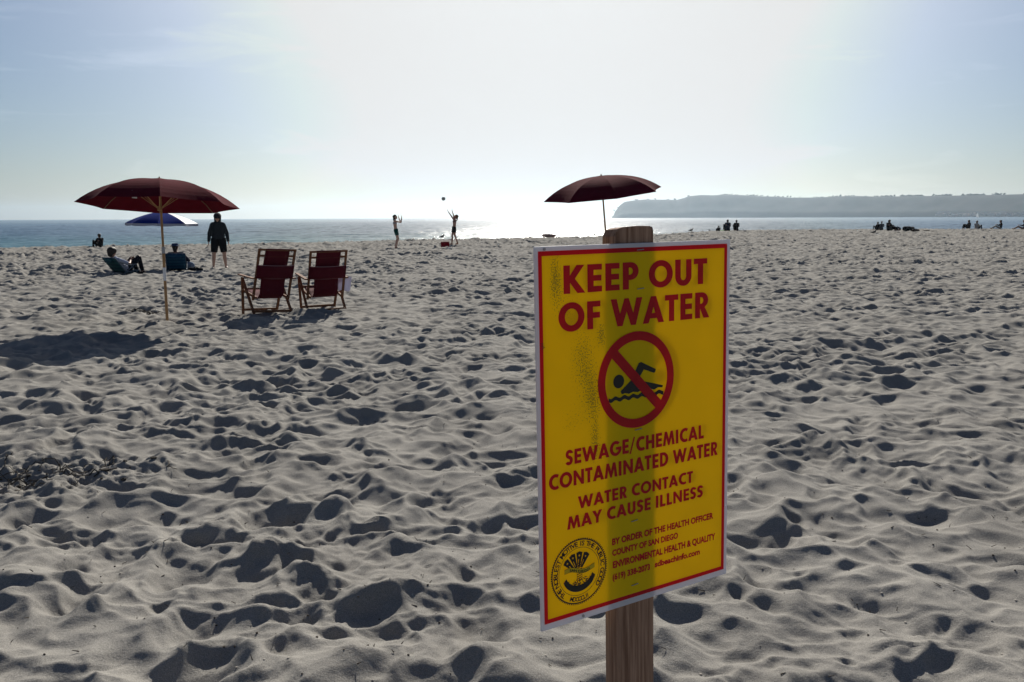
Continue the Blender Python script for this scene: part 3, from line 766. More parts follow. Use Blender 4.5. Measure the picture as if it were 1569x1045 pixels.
pole_wood = mat('varnished_ash', (.36, .20, .085), .45, .35, noise=.2, nscale=14)
burgundy = mat('burgundy_canvas', (.125, .010, .022), .95, .06, noise=.12, nscale=9, trans=.34, bump=.15, bscale=300)
rib_wood = mat('rib_wood', (.16, .085, .05), .6, .3)
white_paper = mat('white_label', (.75, .76, .78), .6, .3)
def wood_umbrella(label, apex, Rd, tilt, a0, sticker=False):
    u = empty('beach_umbrella'); tag(u, label, 'umbrella', 'burgundy beach umbrellas')
    MB().cone((0, 0, -.3), (0, 0, apex * .52), .021, .021, 16).build('pole', pole_wood, u, sm=False)
    bpy.context.view_layer.update()
    up = MB().cone((0, 0, apex * .52 - .08), (0, 0, apex - .02), .0175, .0175, 16).build('upper_pole', pole_wood, u)
    MB().cone((0, 0, apex * .52 - .09), (0, 0, apex * .52 + .01), .024, .024, 16).build('pole_joint', steel, u)
    prof = lambda t: .015 * t + .14 * t ** 1.6 + .235 * t ** 3.2
    top = empty('canopy_tilt')
    bpy.data.objects.remove(top)
    M = Matrix.Translation((0, 0, apex)) @ Euler(tilt).to_matrix().to_4x4()
    cn = link_mesh('canopy', canopy_mesh(Rd, prof, 8, a0), burgundy, u); cn.matrix_local = M
    md = cn.modifiers.new('thick', 'SOLIDIFY'); md.thickness = .003; md.offset = 0
    fin = MB().cone((0, 0, -.005), (0, 0, .02), .022, .014, 12).cap((0, 0, .022), (0, 0, .034), .013, .008, 10).build('finial', rib_wood, u, sm=True); fin.matrix_local = M
    hub = MB().cone((0, 0, -.47), (0, 0, -.40), .036, .030, 14).build('hub', pole_wood, u); hub.matrix_local = M
    cap = MB().cone((0, 0, -.06), (0, 0, -.012), .034, .034, 14).build('crown_notch', rib_wood, u); cap.matrix_local = M
    for k in range(8):
        ph = a0 + 2 * math.pi * k / 8; c, s = math.cos(ph), math.sin(ph)
        rb = MB()
        pts = [(Rd * t * c, Rd * t * s, -prof(t) - .012) for t in (.02, .2, .4, .55, .7, .85, .985)]
        for a, b in zip(pts, pts[1:]): rb.bar(a, b, .014, .010)
        ro = rb.build('rib', rib_wood, u); ro.matrix_local = M
        MB().bar((.034 * c, .034 * s, -.43), (Rd * .45 * c, Rd * .45 * s, -prof(.45) - .022), .012, .010).build('strut', pole_wood, ro)
    if sticker:
        s = MB().cone((0, 0, .60), (0, 0, .80), .0222, .0222, 16).build('label', white_paper, u); tag(s, 'white paper label wrapped round the pole')
        s = MB().box((-.62, -.62, -.34), (.07, .004, .11), None).build('care_tag', white_paper, u); s.matrix_local = M @ Matrix.Rotation(.4, 4, 'Z')
    return u

p0 = at(256, 487)
um = wood_umbrella('burgundy beach umbrella with a white paper label on its wooden pole, left of the chairs', 2.12, 1.15, (R(-5.5), R(2.2), 0), R(-90), True)
place(um, p0.x, p0.y, .07); um.rotation_euler = (R(0), R(.3), R(22.4))
p1 = at(935, 441)
um2 = wood_umbrella('burgundy beach umbrella tilted to one side, its pole rising behind the sign post', 2.44, 1.27, (R(3), R(-1), 0), R(6))
place(um2, p1.x, p1.y); um2.rotation_euler = (R(3), R(-5.5), 0)

blue = mat('royal_blue_nylon', (.010, .028, .20), .95, .03, noise=.1, nscale=8, trans=.2)
white_ny = mat('white_nylon', (.72, .74, .8), .6, .3, trans=.3)
trim = mat('pale_valance', (.42, .43, .50), .7, .2, trans=.2)
def blue_umbrella():
    u = empty('beach_umbrella'); tag(u, 'blue beach umbrella with one white panel and a pale valance, shading two low chairs', 'umbrella')
    a0 = R(12); Rd = 1.07; A = 1.80; prof = lambda t: .02 * t + .30 * t ** 1.35 + .05 * t ** 4
    MB().cone((0, 0, -.3), (0, 0, A - .02), .016, .014, 14).build('pole', mat('white_metal', (.6, .6, .62), .4, .5), u)
    me = canopy_mesh(Rd, prof, 8, a0, 6, .02)
    cn = link_mesh('canopy', me, blue, u); cn.location = (0, 0, A)
    me.materials.append(white_ny)
    for p in me.polygons:
        c = p.center; ang = (math.degrees(math.atan2(c.y, c.x)) - 12) % 360
        if int(ang // 45) in (7,): p.material_index = 1
    md = cn.modifiers.new('thick', 'SOLIDIFY'); md.thickness = .003
    V = []; F = []; n = 48
    rim = [me.vertices[1 + 11 * n + k].co for k in range(n)]
    for k in range(n):
        w = .075 + .012 * math.sin(k * 2 * math.pi / 6)
        V += [tuple(rim[k]), (rim[k].x * 1.008, rim[k].y * 1.008, rim[k].z - w)]
    F = [(2 * k, 2 * ((k + 1) % n), 2 * ((k + 1) % n) + 1, 2 * k + 1) for k in range(n)]
    vm = bpy.data.meshes.new('valance'); vm.from_pydata(V, [], F); v = link_mesh('valance', vm, trim, u); v.location = (0, 0, A)
    md = v.modifiers.new('thick', 'SOLIDIFY'); md.thickness = .003
    hub = MB().cone((0, 0, A - .42), (0, 0, A - .36), .03, .03, 12).build('hub', rib_wood, u)
    MB().cap((0, 0, A), (0, 0, A + .03), .012, .008, 10).build('finial', blue, u)
    for k in range(8):
        ph = a0 + 2 * math.pi * k / 8; c, s = math.cos(ph), math.sin(ph)
        pts = [(Rd * t * c, Rd * t * s, A - prof(t) - .008) for t in (.02, .3, .6, .98)]; rb = MB()
        for a, b in zip(pts, pts[1:]): rb.bar(a, b, .006, .006)
        ro = rb.build('rib', steel, u); MB().bar((.03 * c, .03 * s, A - .39), (Rd * .45 * c, Rd * .45 * s, A - prof(.45) - .012), .006, .006).build('strut', steel, ro)
    return u
bu = blue_umbrella(); pb_ = at(251, 409); place(bu, pb_.x, pb_.y); bu.rotation_euler = (0, R(1), R(4))

# ------------------------------------------------------------------ folding wooden chairs
chair_wood = mat('reddish_chair_wood', (.17, .075, .038), .75, .15, noise=.25, nscale=12)
chair_cloth = mat('burgundy_sling', (.085, .008, .016), .85, .15, noise=.1, nscale=12, bump=.2, bscale=400, trans=.08)
chair_hem = mat('faded_hem', (.28, .16, .17), .8, .2)
def strip(name, pts, x0, x1, mt, parent, thick=.006, bow=0.0):
    """cloth spanning x0..x1 along a path of (y, z)"""
    V = []; nx = 7
    for y, z in pts:
        for k in range(nx):
            f = k / (nx - 1); b = bow * 4 * f * (1 - f); V.append((x0 + (x1 - x0) * f, y - b, z - b * .35))
    F = [(j * nx + k, j * nx + k + 1, (j + 1) * nx + k + 1, (j + 1) * nx + k) for j in range(len(pts) - 1) for k in range(nx - 1)]
    me = bpy.data.meshes.new(name); me.from_pydata(V, [], F); me.update(); smooth(me)
    o = link_mesh(name, me, mt, parent); md = o.modifiers.new('thick', 'SOLIDIFY'); md.thickness = thick
    return o
def wooden_chair(label):
    c = empty('beach_chair'); tag(c, label, 'chair', 'burgundy wooden beach chairs'); W = .300
    bk = lambda z: -.24 + (1.0 - z) * .36                        # the back's y at height z
    for s in (-1, 1):
        MB().bar((s * W, bk(1.0), 1.0), (s * W, bk(.20), .20), .030, .036, (1, 0, 0)).build('back_rail', chair_wood, c, bevel=.004)
        MB().bar((s * (W - .035), bk(.30) - .02, .235), (s * (W - .035), .56, .36), .028, .04).build('seat_rail', chair_wood, c, bevel=.004)
        MB().bar((s * (W + .022), -.06, -.04), (s * (W + .022), .40, .555), .028, .04, (1, 0, 0)).build('leg', chair_wood, c, bevel=.004)
        MB().bar((s * (W - .012), .47, -.04), (s * (W + .048), .34, .56), .028, .04, (1, 0, 0)).build('leg', chair_wood, c, bevel=.004)
        a = MB().bar((s * (W + .045), -.10, .545), (s * (W + .045), .47, .605), .058, .022).build('armrest', chair_wood, c, bevel=.006)
        MB().cap((s * (W - .02), bk(.545), .545), (s * (W + .05), bk(.545), .545), .006).build('pivot_bolt', steel, a)
    for z, w in ((1.0, W + .02), (.905, W)): MB().bar((-w, bk(z) + (.012 if z < 1 else -.004), z), (w, bk(z) + (.012 if z < 1 else -.004), z), .026, .034).build('back_slat', chair_wood, c, bevel=.004)
    MB().bar((-W - .02, -.045, .02), (W + .02, -.045, .02), .026, .04).build('stretcher', chair_wood, c, bevel=.004)
    MB().bar((-W + .01, .455, .03), (W - .01, .455, .03), .026, .04).build('stretcher', chair_wood, c, bevel=.004)
    MB().bar((-W + .03, .56, .362), (W - .03, .56, .362), .026, .04).build('front_bar', chair_wood, c, bevel=.004)
    path = [(bk(1.0) - .02, 1.018)] + [(bk(z) - .012 + .03 * math.sin((1 - z) / .75 * math.pi), z) for z in np.linspace(1.0, .30, 9)] + [(.10, .225), (.24, .225), (.40, .285), (.56, .378)]
    strip('sling', path, -.205, .205, chair_cloth, c)
    bd = strip('back_band', [(bk(z) - .026, z) for z in np.linspace(.755, .55, 5)], -W - .012, W + .012, chair_cloth, c, .008, .035)
    for z in (.755, .55): strip('hem', [(bk(z) - .031, z + .009), (bk(z) - .031, z)], -W - .005, W + .005, chair_hem, bd, .004, .036)
    return c
pc = at(417, 478.5); c1 = wooden_chair('burgundy sling beach chair with an empty back, the one nearer the labelled umbrella pole')
place(c1, pc.x, pc.y); c1.rotation_euler = (R(-2), R(2.5), R(40))
pc2 = at(500, 473); c2 = wooden_chair('burgundy sling beach chair with a white cloth hanging at its side')
place(c2, pc2.x, pc2.y); c2.rotation_euler = (R(1), R(-.5), R(30))
tw = MB()
for k in range(9):
    pass
def hung_cloth():
    V = []; F = []; nx, nz_ = 9, 12
    for j in range(nz_):
        for k in range(nx):
            f, g = k / (nx - 1), j / (nz_ - 1)
            V.append((.018 * math.sin(f * 9 + g * 2) + .05 * g * (f - .3), (f - .5) * .26 * (1 - .25 * g), -.235 * g - .012 * math.sin(f * 7) * g))
    F = [(j * nx + k, j * nx + k + 1, (j + 1) * nx + k + 1, (j + 1) * nx + k) for j in range(nz_ - 1) for k in range(nx - 1)]
    me = bpy.data.meshes.new('towel'); me.from_pydata(V, [], F); me.update(); smooth(me)
    o = link_mesh('towel', me, mat('pale_lilac_cotton', (.62, .60, .70), .9, .1, bump=.3, bscale=300, trans=.3))
    md = o.modifiers.new('thick', 'SOLIDIFY'); md.thickness = .008
    return tag(o, 'small white towel hung over the armrest of a burgundy chair', 'towel')
tl = hung_cloth(); tl.matrix_world = Matrix.Translation(c2.location) @ c2.rotation_euler.to_matrix().to_4x4() @ Matrix.Translation((.315, -.02, .55)) @ Matrix.Rotation(R(62), 4, 'Z')

# ------------------------------------------------------------------ low chairs
teal = mat('teal_fabric', (.02, .085, .11), .8, .2, noise=.2, nscale=10, trans=.15)
def striped(name, a, b, scale, axis=2):
    m = mat(name, a, .8, .2, trans=.15); nt = m.node_tree; N = nt.nodes; Lk = nt.links.new
    tc = N.new('ShaderNodeTexCoord'); w = N.new('ShaderNodeTexWave'); w.bands_direction = 'XYZ'[axis]; w.inputs['Scale'].default_value = scale; w.inputs['Distortion'].default_value = 0
    Lk(tc.outputs['Object'], w.inputs[0]); r = N.new('ShaderNodeValToRGB'); r.color_ramp.interpolation = 'CONSTANT'; r.color_ramp.elements[1].position = .55
    r.color_ramp.elements[0].color = (*a, 1); r.color_ramp.elements[1].color = (*b, 1); Lk(w.outputs[0], r.inputs[0]); Lk(r.outputs[0], N['Principled BSDF'].inputs['Base Color'])
    return m
teal_stripe = striped('teal_striped_fabric', (.012, .05, .07), (.02, .085, .095), 3.2)
blue_stripe = striped('blue_striped_fabric', (.008, .045, .10), (.018, .085, .14), 3.6)
tube = mat('grey_blue_tube', (.09, .12, .16), .4, .5, metal=.4)
def low_chair(label, cloth, frame, top=(-.30, .55)):
    c = empty('low_chair'); tag(c, label, 'chair'); W = .27
    b0, b1 = (-.03, .11), top
    for s in (-1, 1):
        MB().cap((s * W, b0[0] + .06, b0[1] - .10), (s * W, b1[0], b1[1]), .012).build('back_rail', frame, c, sm=True)
        MB().cap((s * W, -.10, .09), (s * W, .42, .13), .012).build('seat_rail', frame, c, sm=True)
        MB().cap((s * W, -.22, -.03), (s * (W + .02), .20, .28), .012).build('leg', frame, c, sm=True)
        MB().cap((s * W, .40, -.03), (s * (W + .02), .10, .28), .012).build('leg', frame, c, sm=True)
        MB().bar((s * (W + .02), -.14, .29), (s * (W + .02), .30, .30), .05, .02).build('armrest', frame, c, bevel=.006)
    MB().cap((-W, b1[0], b1[1]), (W, b1[0], b1[1]), .012).build('top_bar', frame, c, sm=True)
    strip('backrest', [(b0[0] + (b1[0] - b0[0]) * f - .03 * math.sin(f * math.pi), b0[1] + (b1[1] - b0[1]) * f) for f in np.linspace(-.1, 1, 9)], -W, W, cloth, c, .008, .02)
    strip('seat', [(-.02, .09), (.1, .07), (.22, .07), (.34, .09), (.42, .13)], -W, W, cloth, c, .008)
    pl = MB().ell((0, b1[0] - .005, b1[1] - .09), (.17, .05, .075), 16).build('headrest', cloth, c, sm=True); pl.rotation_euler = (0, 0, 0)
    return c
lp = at(186, 418.5); lc1 = low_chair('low teal beach chair under the blue umbrella holding the reclining person', teal_stripe, tube, (-.38, .50))
place(lc1, lp.x, lp.y); lc1.rotation_euler = (0, 0, R(-28))
lp2 = at(271, 414); lc2 = low_chair('low blue striped beach chair with its back to the viewer, nearest the blue umbrella pole', blue_stripe, tube)
place(lc2, lp2.x, lp2.y); lc2.rotation_euler = (0, 0, R(18))

# ------------------------------------------------------------------ people
skin = mat('tanned_skin', (.33, .17, .115), .55, .35)
skin_pale = mat('fair_skin', (.46, .27, .20), .55, .35)
hair_dark = mat('dark_hair', (.018, .013, .011), .6, .3, noise=.3, nscale=60)
hair_brown = mat('brown_hair', (.10, .055, .03), .6, .3, noise=.3, nscale=60)
cl = {}
def cloth(name, c):
    if name not in cl: cl[name] = mat(name, c, .9, .12, noise=.15, nscale=20, bump=.3, bscale=60)
    return cl[name]
V3 = lambda *a: Vector(a)
def mirror(p): return Vector((-p.x, p.y, p.z))

STAND = dict(pelvis=V3(0, 0, .93), waist=V3(0, .0, 1.10), chest=V3(0, -.005, 1.29), neck=V3(0, -.01, 1.46), head=V3(0, .02, 1.60), look=V3(0, 1, 0),
             shL=V3(-.165, -.01, 1.40), shR=V3(.165, -.01, 1.40), elL=V3(-.225, -.02, 1.13), elR=V3(.225, -.02, 1.13), wrL=V3(-.245, .04, .89), wrR=V3(.245, .04, .89),
             haL=V3(-.02, .05, -.17), haR=V3(.02, .05, -.17), hipL=V3(-.085, 0, .90), hipR=V3(.085, 0, .90), knL=V3(-.10, .02, .49), knR=V3(.10, .02, .49),
             anL=V3(-.105, -.01, .085), anR=V3(.105, -.01, .085), toL=V3(-.13, .15, .03), toR=V3(.13, .15, .03))
SIT = dict(pelvis=V3(0, 0, .12), waist=V3(0, -.05, .28), chest=V3(0, -.06, .46), neck=V3(0, -.03, .62), head=V3(0, .01, .76), look=V3(0, 1, -.1),
           shL=V3(-.165, -.05, .57), shR=V3(.165, -.05, .57), elL=V3(-.23, .12, .36), elR=V3(.23, .12, .36), wrL=V3(-.12, .33, .45), wrR=V3(.12, .33, .45),
           haL=V3(.10, .12, -.03), haR=V3(-.10, .12, -.03), hipL=V3(-.09, .03, .11), hipR=V3(.09, .03, .11), knL=V3(-.13, .40, .47), knR=V3(.13, .40, .47),
           anL=V3(-.12, .50, .075), anR=V3(.12, .50, .075), toL=V3(-.13, .66, .03), toR=V3(.13, .66, .03))
def pose(base, **kw):
    d = {k: v.copy() for k, v in base.items()}
    for k, v in kw.items(): d[k] = Vector(v)
    return d

def hand(mb, w, d, palm, side, k=1.0):
    """palm, four unequal bent fingers and a thumb; d along the hand, side towards the thumb"""
    d = d.normalized(); side = (side - d * side.dot(d)).normalized(); n = d.cross(side).normalized() * palm
    e = w + d * .085 * k
    for q in (-.028, -.009, .010, .028): mb.cap(w + side * q * .55 * k, e + side * q * k, .016 * k, .0125 * k, 8)
    for q, L in ((-.030, .060), (-.010, .076), (.010, .080), (.030, .070)):
        a = e + side * q * k; b = a + (d * .93 + n * .3) * L * .55 * k; c = b + (d * .75 + n * .66) * L * .5 * k
        mb.cap(a, b, .0098 * k, .009 * k, 8); mb.cap(b, c, .009 * k, .0075 * k, 8)
    t = w + d * .025 * k + side * .026 * k; t2 = t + (d * .55 + side * .8) * .045 * k; t3 = t2 + (d * .9 + side * .25 + n * .25) * .032 * k
    mb.cap(t, t2, .0125 * k, .0105 * k, 8); mb.cap(t2, t3, .0105 * k, .008 * k, 8)

def head_part(mb, P):
    H = P['head']; f = P['look'].normalized(); up = (H - P['neck']).normalized(); up = (up - f * up.dot(f)).normalized() if abs(up.dot(f)) < .95 else V3(0, 0, 1)
    r = f.cross(up).normalized()
    o = lambda a, b, c: H + r * a + f * b + up * c
    mb.cap(o(0, -.025, .03), o(0, .02, .035), .083, .078, 14)
    mb.cap(o(0, .02, .0), o(0, .055, -.085), .066, .034, 12)             # face down to the chin
    mb.cap(o(0, .085, .012), o(0, .108, -.022), .010, .014, 8)           # nose
    mb.cap(o(-.02, .082, -.055), o(.02, .082, -.055), .010, .010, 8)     # lips
    for s in (-1, 1): mb.cap(o(s * .076, -.005, .015), o(s * .078, -.012, -.022), .016, .010, 8)   # ears
    return o

def body(name, P, mt, voxel=.011, k=1.0, build=1.0):
    mb = MB()
    c, w, p, n = P['chest'], P['waist'], P['pelvis'], P['neck']
    sx = (P['shR'] - P['shL']).normalized(); hx = (P['hipR'] - P['hipL']).normalized(); b = build
    for s in (-1, 1):
        mb.cap(p + hx * .065 * s, w + sx * .055 * s, .095 * b, .082 * b); mb.cap(w + sx * .055 * s, c + sx * .075 * s, .082 * b, .092 * b)
        mb.cap(c + sx * .075 * s, n + sx * .03 * s, .09 * b, .05)
    mb.cap(P['shL'], P['shR'], .052 * b, .052 * b); mb.cap(n - (P['head'] - n) * .3, n + (P['head'] - n) * .5, .052, .047)
    o = head_part(mb, P)
    for S, sg in (('L', -1), ('R', 1)):
        sh, el, wr = P['sh' + S], P['el' + S], P['wr' + S]
        mb.cap(sh, el, .047 * b, .037 * b); mb.cap(el, wr, .037 * b, .024)
        hd = P['ha' + S]; ref = P.get('th' + S) or (P['look'] + V3(0, 0, .2))
        hand(mb, wr, hd, sg, ref)
        hp, kn, an, to = P['hip' + S], P['kn' + S], P['an' + S], P['to' + S]
        mb.cap(hp, kn, .084 * b, .053 * b); m = kn + (an - kn) * .32 - (to - an).normalized() * .018
        mb.cap(kn, m, .050 * b, .052 * b); mb.cap(m, an, .052 * b, .034)
        heel = an - (to - an).normalized() * .035; heel.z -= .045
        mb.cap(an, heel, .034, .030); mb.cap(heel, to, .030, .024); mb.cap(an, to, .034, .022)
    ob = mb.build(name, mt, None, remesh=voxel)
    return ob, o

def garment(name, P, mt, parent, bits, voxel=.012):
    """bits: list of (a, b, ra, rb) with flat ends"""
    mb = MB()
    for a, b, ra, rb in bits: mb.cone(a, b, ra, rb, 18)
    return mb.build(name, mt, parent, remesh=voxel, relax=2)

def torso_bits(P, low=0.0, b=1.0, ex=.016):
    c, w, p, n = P['chest'], P['waist'], P['pelvis'], P['neck']
    sx = (P['shR'] - P['shL']).normalized(); hx = (P['hipR'] - P['hipL']).normalized(); L = []
    bot = p + (w - p) * low
    for s in (-1, 0, 1):
        L += [(bot + hx * .065 * s, w + sx * .055 * s, .095 * b + ex, .085 * b + ex), (w + sx * .055 * s, c + sx * .075 * s, .085 * b + ex, .092 * b + ex),
              (c + sx * .075 * s, n + sx * .02 * s, .092 * b + ex, .052 + ex)]
    L += [(P['shL'] - sx * .02, P['shR'] + sx * .02, .056 * b + ex, .056 * b + ex)]
    return L
def arm_bits(P, upto=1.0, b=1.0, ex=.014):
    L = []
    for S in 'LR':
        sh, el, wr = P['sh' + S], P['el' + S], P['wr' + S]
        L.append((sh + (sh - el) * .12, sh + (el - sh) * min(1.04, upto * 2), .05 * b + ex, .042 * b + ex))
        if upto > .5: L.append((el + (el - wr) * .08, el + (wr - el) * (upto - .5) * 2, .040 * b + ex, .028 * b + ex))
    return L
def leg_bits(P, upto=.5, b=1.0, ex=.018, top=True):
    L = []
    for S, s in (('L', -1), ('R', 1)):
        hp, kn, an = P['hip' + S], P['kn' + S], P['an' + S]
        L.append((hp + (hp - kn) * .12, hp + (kn - hp) * min(1.05, upto * 2), .09 * b + ex, (.086 - .03 * min(1, upto * 2)) * b + ex))
        if upto > .5: L.append((kn + (kn - an) * .06, kn + (an - kn) * (upto - .5) * 2, .054 * b + ex, .040 * b + ex))
    if top:
        hx = (P['hipR'] - P['hipL']).normalized(); p, w = P['pelvis'], P['waist']
        for s in (-1, 0, 1): L.append((p - (w - p) * .3 + hx * .06 * s, p + (w - p) * .45 + hx * .055 * s, .098 * b + ex, .090 * b + ex * .8))
    return L
def hair_cap(o, mt, parent, long=0.0, tail=None, big=1.0, name='hair'):
    mb = MB()
    mb.cap(o(0, -.03, .045), o(0, .012, .055), .090 * big, .082 * big, 14); mb.cap(o(0, -.05, .02), o(0, -.055, -.05 - long), .075 * big, .055 * big, 12)
    if tail:
        pts = [o(*q) for q in tail]
        for a, b in zip(pts, pts[1:]): mb.cap(a, b, .034, .030, 10)
    return mb.build(name, mt, parent, remesh=.013)
def shoes(P, mt, parent, h=.0):
    for S in 'LR':
        an, to = P['an' + S], P['to' + S]; d = (to - an).normalized(); heel = an - d * .04; heel.z = to.z
        mb = MB(); mb.cap(heel, to + d * .02, .042, .038, 10); mb.cap(an - V3(0, 0, .015), heel + (to - heel) * .45, .042, .038, 10); mb.build('shoe', mt, parent, remesh=.011)
def eyes(o, parent):
    for s in (-1, 1): MB().ell(o(s * .030, .079, .012), (.011, .008, .008), 10).build('eye', cloth('eye_dark', (.02, .015, .012)), parent, sm=True)
def setp(ob, x, y, rz, dz=0.0, sc=1.0):
    ob.location = (x, y, gz(x, y) + dz); ob.rotation_euler = (0, 0, rz); ob.scale = (sc, sc, sc); return ob

# the hooded man, facing the viewer and looking down
P = pose(STAND, head=(0, .085, 1.565), look=(.10, .75, -.75), neck=(0, .02, 1.45), shL=(-.165, .0, 1.36), shR=(.165, .0, 1.36), elL=(-.255, -.01, 1.10), elR=(.255, -.01, 1.10), wrL=(-.285, .04, .85), wrR=(.285, .04, .85),
         hipL=(-.10, 0, .90), hipR=(.10, 0, .90), knL=(-.15, .03, .49), knR=(.15, .03, .49), anL=(-.185, -.01, .085), anR=(.185, -.01, .085), toL=(-.24, .14, .03), toR=(.20, .15, .03))
man, o = body('person', P, skin_pale, build=1.12)
tag(man, 'standing person in a dark hooded jacket and black shorts looking down beside the blue umbrella', 'person')
dk = cloth('charcoal_fleece', (.022, .026, .030))
garment('jacket', P, dk, man, torso_bits(P, -.05, 1.15, .026) + arm_bits(P, .99, 1.1, .014))
mb = MB(); mb.cap(o(0, -.05, .035), o(0, -.012, .07), .118, .104, 14); mb.cap(o(0, -.06, .0), P['neck'] + V3(0, -.03, -.02), .112, .10, 12)
mb.build('hood', dk, man, remesh=.012)
garment('shorts', P, cloth('black_shorts', (.010, .011, .013)), man, leg_bits(P, .45, 1.1, .032))
eyes(o, man); shoes(P, cloth('black_shoe', (.015, .015, .016)), man)
q = at(337, 410.5); setp(man, q.x, q.y, R(198), .0, 1.0)

# reclining person in the teal chair
P = pose(SIT, pelvis=(0, .08, .18), waist=(0, -.07, .26), chest=(0, -.19, .39), neck=(0, -.29, .53), head=(0, -.30, .66), look=(.1, .95, -.15), shL=(-.175, -.24, .45), shR=(.175, -.24, .45), elL=(-.27, .0, .33), elR=(.25, .04, .34),
         wrL=(-.12, .20, .36), wrR=(.08, .22, .44), haL=(.1, .1, .02), haR=(-.05, .1, .06), thL=(0, 0, 1), thR=(0, 0, 1), hipL=(-.09, .10, .17), hipR=(.09, .10, .17), knL=(-.14, .44, .46), knR=(.12, .46, .50), anL=(-.13, .58, .10), anR=(.12, .56, .10), toL=(-.14, .74, .045), toR=(.12, .72, .045))
pr, o = body('person', P, skin)
tag(pr, 'person with dark curly hair reclining with raised knees in the low teal chair', 'person')
garment('shirt', P, cloth('pale_blue_shirt', (.30, .33, .42)), pr, torso_bits(P, .0) + arm_bits(P, .42))
garment('trousers', P, cloth('dark_trousers', (.014, .015, .02)), pr, leg_bits(P, .97, 1, .014))
hair_cap(o, hair_dark, pr, .01, None, 1.28); eyes(o, pr); shoes(P, cloth('black_shoe', 0), pr)
pr.matrix_world = Matrix.Translation(lc1.location) @ Matrix.Rotation(R(-28), 4, 'Z') @ Matrix.Translation((0, .05, -.02))

# person in the blue chair, back to the viewer
P = pose(SIT, pelvis=(0, .08, .18), waist=(0, -.03, .28), chest=(0, -.10, .44), neck=(0, -.14, .60), head=(.0, -.12, .74), look=(.25, .95, -.1), shL=(-.18, -.12, .55), shR=(.18, -.12, .55), elL=(-.26, .10, .36), elR=(.33, .06, .36),
         wrL=(-.12, .30, .40), wrR=(.24, .30, .38), haL=(.1, .1, .02), haR=(-.05, .15, .0), hipL=(-.09, .10, .17), hipR=(.09, .10, .17), knL=(-.15, .48, .40), knR=(.15, .48, .42), anL=(-.13, .70, .085), anR=(.16, .70, .085), toL=(-.14, .86, .03), toR=(.18, .86, .03))
p2, o = body('person', P, skin)
tag(p2, 'person in a blue sun hat and dark jacket sitting in the low blue striped chair', 'person')
garment('jacket', P, cloth('navy_jacket', (.018, .024, .045)), p2, torso_bits(P, .0) + arm_bits(P, .98))
garment('trousers', P, cloth('dark_trousers', 0), p2, leg_bits(P, .97, 1, .014))
hair_cap(o, hair_dark, p2, .02); eyes(o, p2); shoes(P, cloth('black_shoe', 0), p2)
mb = MB(); mb.cone(o(0, -.01, .055), o(0, -.02, .135), .108, .085, 20); mb.cone(o(0, -.01, .045), o(0, -.01, .065), .165, .110, 22)
mb.build('sun_hat', cloth('blue_hat', (.03, .05, .10)), p2, remesh=.012)
p2.matrix_world = Matrix.Translation(lc2.location) @ Matrix.Rotation(R(18), 4, 'Z') @ Matrix.Translation((0, .02, -.03))

# the two ball players (facing right and left)
P = pose(STAND, look=(0, .9, .35), head=(0, .0, 1.60), neck=(0, -.01, 1.46), chest=(0, -.02, 1.30), elL=(-.19, .26, 1.36), elR=(.19, .30, 1.34), wrL=(-.14, .17, 1.60), wrR=(.17, .34, 1.60), haL=(0, .0, .18), haR=(0, -.05, .18), thL=(1, 0, 0), thR=(-1, 0, 0),
         knL=(-.09, .09, .50), knR=(.10, .14, .50), anL=(-.09, -.02, .085), anR=(.10, .02, .085), toL=(-.10, .13, .03), toR=(.11, .17, .03), pelvis=(0, .03, .93), hipL=(-.085, .03, .90), hipR=(.085, .03, .90))
g1, o = body('person', P, skin_pale, build=.98)
tag(g1, 'person in green shorts with dark hair holding both hands up to receive the ball', 'person')
garment('shorts', P, cloth('green_shorts', (.008, .06, .05)), g1, leg_bits(P, .27, 1.0, .024))
c, n = P['chest'], P['neck']
garment('bikini_top', P, cloth('grey_top', (.25, .24, .25)), g1, [(c + V3(s * .065, 0, -.045), c + V3(s * .065, .0, .045), (.102), .102) for s in (-1, 0, 1)])
hair_cap(o, hair_dark, g1, .03, [(0, -.07, .0), (0, -.12, -.06), (0, -.13, -.16), (0, -.11, -.24), (0, -.09, -.28)]); eyes(o, g1)
q = at(606.5, 379.5); setp(g1, q.x, q.y, R(-84), .0, 1.0)

P = pose(STAND, pelvis=(0, -.02, .94), waist=(0, -.05, 1.10), chest=(0, -.05, 1.30), neck=(0, -.08, 1.45), head=(0, -.14, 1.56), look=(0, .75, .75), shL=(-.165, -.02, 1.42), shR=(.165, -.02, 1.42), elL=(-.15, .13, 1.64), elR=(.16, .03, 1.66),
         wrL=(-.12, .28, 1.84), wrR=(.12, .09, 1.88), haL=(0, .08, .17), haR=(0, .02, .18), thL=(1, 0, 0), thR=(-1, 0, 0), hipL=(-.085, -.02, .91), hipR=(.085, -.02, .91), knL=(-.10, .08, .50), knR=(.10, -.05, .50),
         anL=(-.11, .10, .085), anR=(.11, -.19, .10), toL=(-.11, .25, .03), toR=(.12, -.05, .03))
g2, o = body('person', P, skin, build=.98)
tag(g2, 'person in black shorts with a ponytail reaching up both arms to hit the ball', 'person')
garment('shorts', P, cloth('black_shorts', 0), g2, leg_bits(P, .27, 1.0, .024))
c = P['chest']
garment('bikini_top', P, cloth('brown_top', (.16, .10, .09)), g2, [(c + V3(s * .065, 0, -.04), c + V3(s * .065, .0, .045), (.102), .102) for s in (-1, 0, 1)])
hair_cap(o, hair_brown, g2, .0, [(0, -.08, .03), (0, -.13, -.02), (0, -.17, -.10), (0, -.16, -.17)]); eyes(o, g2)
q = at(695.5, 375.5); setp(g2, q.x, q.y, R(86), .0, 1.0)
qb = q.copy()

